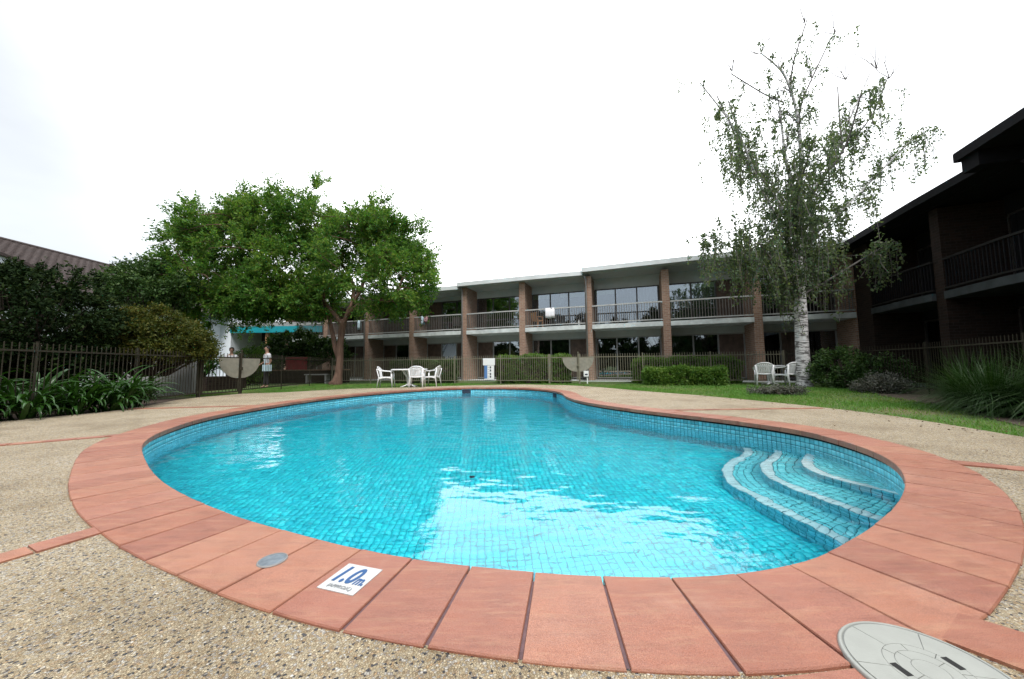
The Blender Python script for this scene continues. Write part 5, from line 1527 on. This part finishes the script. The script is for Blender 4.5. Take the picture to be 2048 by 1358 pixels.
# --- lawn blades, one mass
def lawn_blades():
    N = 420000
    x = rng.uniform(-10, 11, N); y = rng.uniform(2.2, 17.8, N)
    ok = ~in_poly(x, y, np.array(DECK)) & ~in_poly(x, y, OUTER)
    # inside the fence, or just outside it at the far side
    ok &= in_poly(x, y, np.array([(5.1, 2.2), (6.1, 2.4), (6.35, 4.4), (6.8, 5.05), (7.6, 6.05), (9.0, 8.6), (9.9, 9.6), (10.6, 11.6), (10.5, 13.4), (-9.2, 17.6), (-10.4, 17.6), (-10.0, 10.5), (-8.2, 10.8), (0, 11)]))
    wear = 0.5 + 0.5 * np.sin(x * 1.3 + np.sin(y * 1.1) * 1.5) * np.sin(y * 0.9 + 0.7 + np.sin(x * 0.7))
    ok &= rng.random(N) < (0.2 + 0.8 * wear)
    keepd = np.clip(1.25 - y / 22.0, 0.25, 1.0)
    ok &= rng.random(N) < keepd
    x, y, wear = x[ok], y[ok], wear[ok]; n_ = len(x)
    hgt = rng.uniform(0.025, 0.065, n_) * (0.7 + 0.5 * wear)
    an = rng.uniform(0, 6.283, n_); w = rng.uniform(0.004, 0.008, n_) * (0.6 + y / 9.0)
    b = np.stack([x, y, np.full(n_, -0.046)], 1)
    s = np.stack([np.cos(an), np.sin(an), np.zeros(n_)], 1) * w[:, None]
    lean = np.stack([rng.normal(0, 0.5, n_), rng.normal(0, 0.5, n_), np.ones(n_)], 1) * hgt[:, None]
    V = np.stack([b - s, b + s, b + lean], 1).reshape(-1, 3)
    r_ = np.clip(0.15 + 0.5 * rng.random(n_) + 0.35 * (1 - wear), 0, 1)
    me = quad_mesh('grass', V, np.arange(n_ * 3).reshape(-1, 3), 'grass_blade', r_)
    return link(bpy.data.objects.new('grass', me))
tag(lawn_blades(), 'short green lawn grass around the deck', 'grass', kind='stuff')

def litter():
    n_ = 520
    P = np.array(DECK[1:17]); i = rng.integers(0, len(P) - 1, n_); t = rng.random((n_, 1))
    p = P[i] * (1 - t) + P[i + 1] * t + rng.normal(size=(n_, 2)) * 0.28
    q = np.stack([rng.uniform(-4, 4.5, 90), rng.uniform(0.6, 8, 90)], 1)
    p = np.concatenate([p, q]); p = p[~in_poly(p[:, 0], p[:, 1], OUTER)]
    C = np.concatenate([p, np.full((len(p), 1), 0.0)], 1); C[:, 2] = np.where(in_poly(p[:, 0], p[:, 1], np.array(DECK)), 0.0, -0.02)
    D = rng.normal(size=C.shape) * (1, 1, 0.12)
    V, F_ = leaf_quads(C, D, rng.uniform(0.012, 0.035, len(C)), 0.5)
    V[:, 2] = np.maximum(V[:, 2], -0.03)
    me = quad_mesh('leaf_litter', V, F_, 'leaf_dry', rng.random(len(C)))
    return link(bpy.data.objects.new('leaf_litter', me))
leaf_mat('leaf_dry', (0.05, 0.03, 0.018), (0.13, 0.08, 0.04), (0.24, 0.17, 0.07), 0.1, 0.8)
tag(litter(), 'scattered dry leaves along the deck edge', 'leaf litter', kind='stuff')

# ------------------------------------------------------------------ people beyond the left fence
def skin_mesh(name, verts, edges, radii, mat, parent, root=0, sub=2):
    me = bpy.data.meshes.new(name); me.from_pydata([tuple(v) for v in verts], edges, []); me.materials.append(M[mat])
    o = link(bpy.data.objects.new(name, me), parent)
    md = o.modifiers.new('skin', 'SKIN')
    for i, r in enumerate(radii):
        me.skin_vertices[0].data[i].radius = r if hasattr(r, '__len__') else (r, r)
        me.skin_vertices[0].data[i].use_root = (i == root)
    md.use_smooth_shade = True
    s = o.modifiers.new('sub', 'SUBSURF'); s.levels = sub; s.render_levels = sub
    return o
def person(label, loc, rz, trousers, bag):
    root = empty('person', loc, rz); tag(root, label, 'person', 'people beyond the fence')
    V = [(0, 0, 0.92), (0, 0, 1.08), (0, 0.01, 1.25), (0, 0.01, 1.38), (0, 0.0, 1.47), (0, -0.01, 1.55), (0, -0.015, 1.64), (0, -0.01, 1.70)]
    Rr = [(0.15, 0.11), (0.125, 0.095), (0.15, 0.105), (0.13, 0.08), 0.05, (0.062, 0.075), (0.078, 0.092), (0.05, 0.06)]
    E_ = [(i, i + 1) for i in range(7)]
    def add(p, r, fr):
        V.append(p); Rr.append(r); E_.append((fr, len(V) - 1)); return len(V) - 1
    for s in (-1, 1):
        a = add((s * 0.10, 0, 0.84), 0.085, 0); a = add((s * 0.10, -0.02 * s, 0.50), 0.056, a); a = add((s * 0.10, 0.03 * s, 0.09), 0.036, a); add((s * 0.11, -0.12 + 0.03 * s, 0.035), 0.032, a)
        a = add((s * 0.18, 0.01, 1.37), 0.052, 3)
        if s < 0: el, wr = (s * 0.24, 0.03, 1.10), (s * 0.17, -0.17, 0.98)
        else: el, wr = (s * 0.25, 0.05, 1.10), (s * 0.25, -0.06, 0.87)
        a = add(el, 0.038, a); a = add(wr, 0.026, a)
        d = unit(np.array(wr) - np.array(el)); w = np.array(wr)
        pm = add(tuple(w + d * 0.07), (0.03, 0.022), a)
        for q in range(4):
            f1 = add(tuple(w + d * 0.115 + np.array((s * (q - 1.5) * 0.013, 0, 0))), 0.0085, pm); add(tuple(w + d * (0.15 + 0.012 * (1 - abs(q - 1.4))) + np.array((s * (q - 1.5) * 0.014, -0.02, 0))), 0.007, f1)
        f1 = add(tuple(w + d * 0.05 + np.array((0.0, -0.035, 0))), 0.009, pm); add(tuple(w + d * 0.085 + np.array((0.0, -0.05, 0))), 0.008, f1)
    body = skin_mesh('body', V, E_, Rr, 'skin', root)
    skin_mesh('shirt', [(0, 0, 0.98), (0, 0, 1.10), (0, 0.01, 1.25), (0, 0.01, 1.385), (0, 0, 1.43), (-0.18, 0.01, 1.375), (-0.225, 0.02, 1.22), (0.18, 0.01, 1.375), (0.23, 0.03, 1.22)],
              [(0, 1), (1, 2), (2, 3), (3, 4), (3, 5), (5, 6), (3, 7), (7, 8)], [(0.165, 0.125), (0.14, 0.11), (0.165, 0.12), (0.145, 0.095), 0.06, 0.068, 0.055, 0.068, 0.055], 'shirt_white', root, 2)
    skin_mesh('trousers', [(0, 0, 1.00), (0, 0, 0.90), (-0.10, 0, 0.80), (-0.10, 0.02, 0.50), (-0.10, -0.03, 0.12), (0.10, 0, 0.80), (0.10, -0.02, 0.50), (0.10, 0.03, 0.12)],
              [(0, 1), (1, 2), (2, 3), (3, 4), (1, 5), (5, 6), (6, 7)], [(0.15, 0.115), (0.165, 0.125), 0.098, 0.07, 0.052, 0.098, 0.07, 0.052], trousers, root, 1)
    # hair cap with a bun
    hr = MB(); rows = []
    for ph in np.linspace(0.0, 1.85, 8):
        rows.append([(0.088 * math.sin(ph) * math.sin(th), 0.012 + 0.104 * math.sin(ph) * math.cos(th), 1.655 + 0.095 * math.cos(ph) - (0.02 if math.cos(th) > 0 else -0.02) * ph) for th in np.linspace(-2.3, 2.3, 18)])
    solid(hr.grid(rows).obj('hair', 'hair_dark', root, True), 0.012)
    for s in (-1, 1):
        MB().tube([(s * 0.03, -0.095, 1.655), (s * 0.03, -0.101, 1.655)], [0.013, 0.008], 8).obj('eye', 'hair_dark', root)
    MB().tube([(0, -0.09, 1.655), (0, -0.112, 1.618), (0, -0.092, 1.607)], [0.008, 0.014, 0.01], 6).obj('nose', 'skin', root, True)
    MB().tube([(-0.022, -0.09, 1.58), (0, -0.096, 1.578), (0.022, -0.09, 1.58)], [0.003, 0.006, 0.003], 6).obj('mouth', 'cloth_pink', root, True)
    if bag:
        bg = empty('shoulder_bag', (0.22, -0.06, 0.70), 0.3, root)
        MB().box(-0.08, 0.08, -0.14, 0.14, 0.0, 0.26).obj('bag_body', 'cloth_paleblue', bg)
        MB().tube([(0, -0.12, 0.26), (-0.06, -0.06, 0.5), (-0.07, 0.05, 0.66), (-0.05, 0.11, 0.5), (0, 0.12, 0.26)], 0.012, 6).obj('strap', 'cloth_paleblue', bg, True)
    return root
person('person in white top and dark trousers with pale blue bag, walking beyond the fence', (-10.15, 14.5, -0.045), R(-35), 'cloth_black', True)
person('person in white top seen above the lock shield of the left gate', (-12.35, 15.4, -0.045), R(30), 'cloth_black', False)
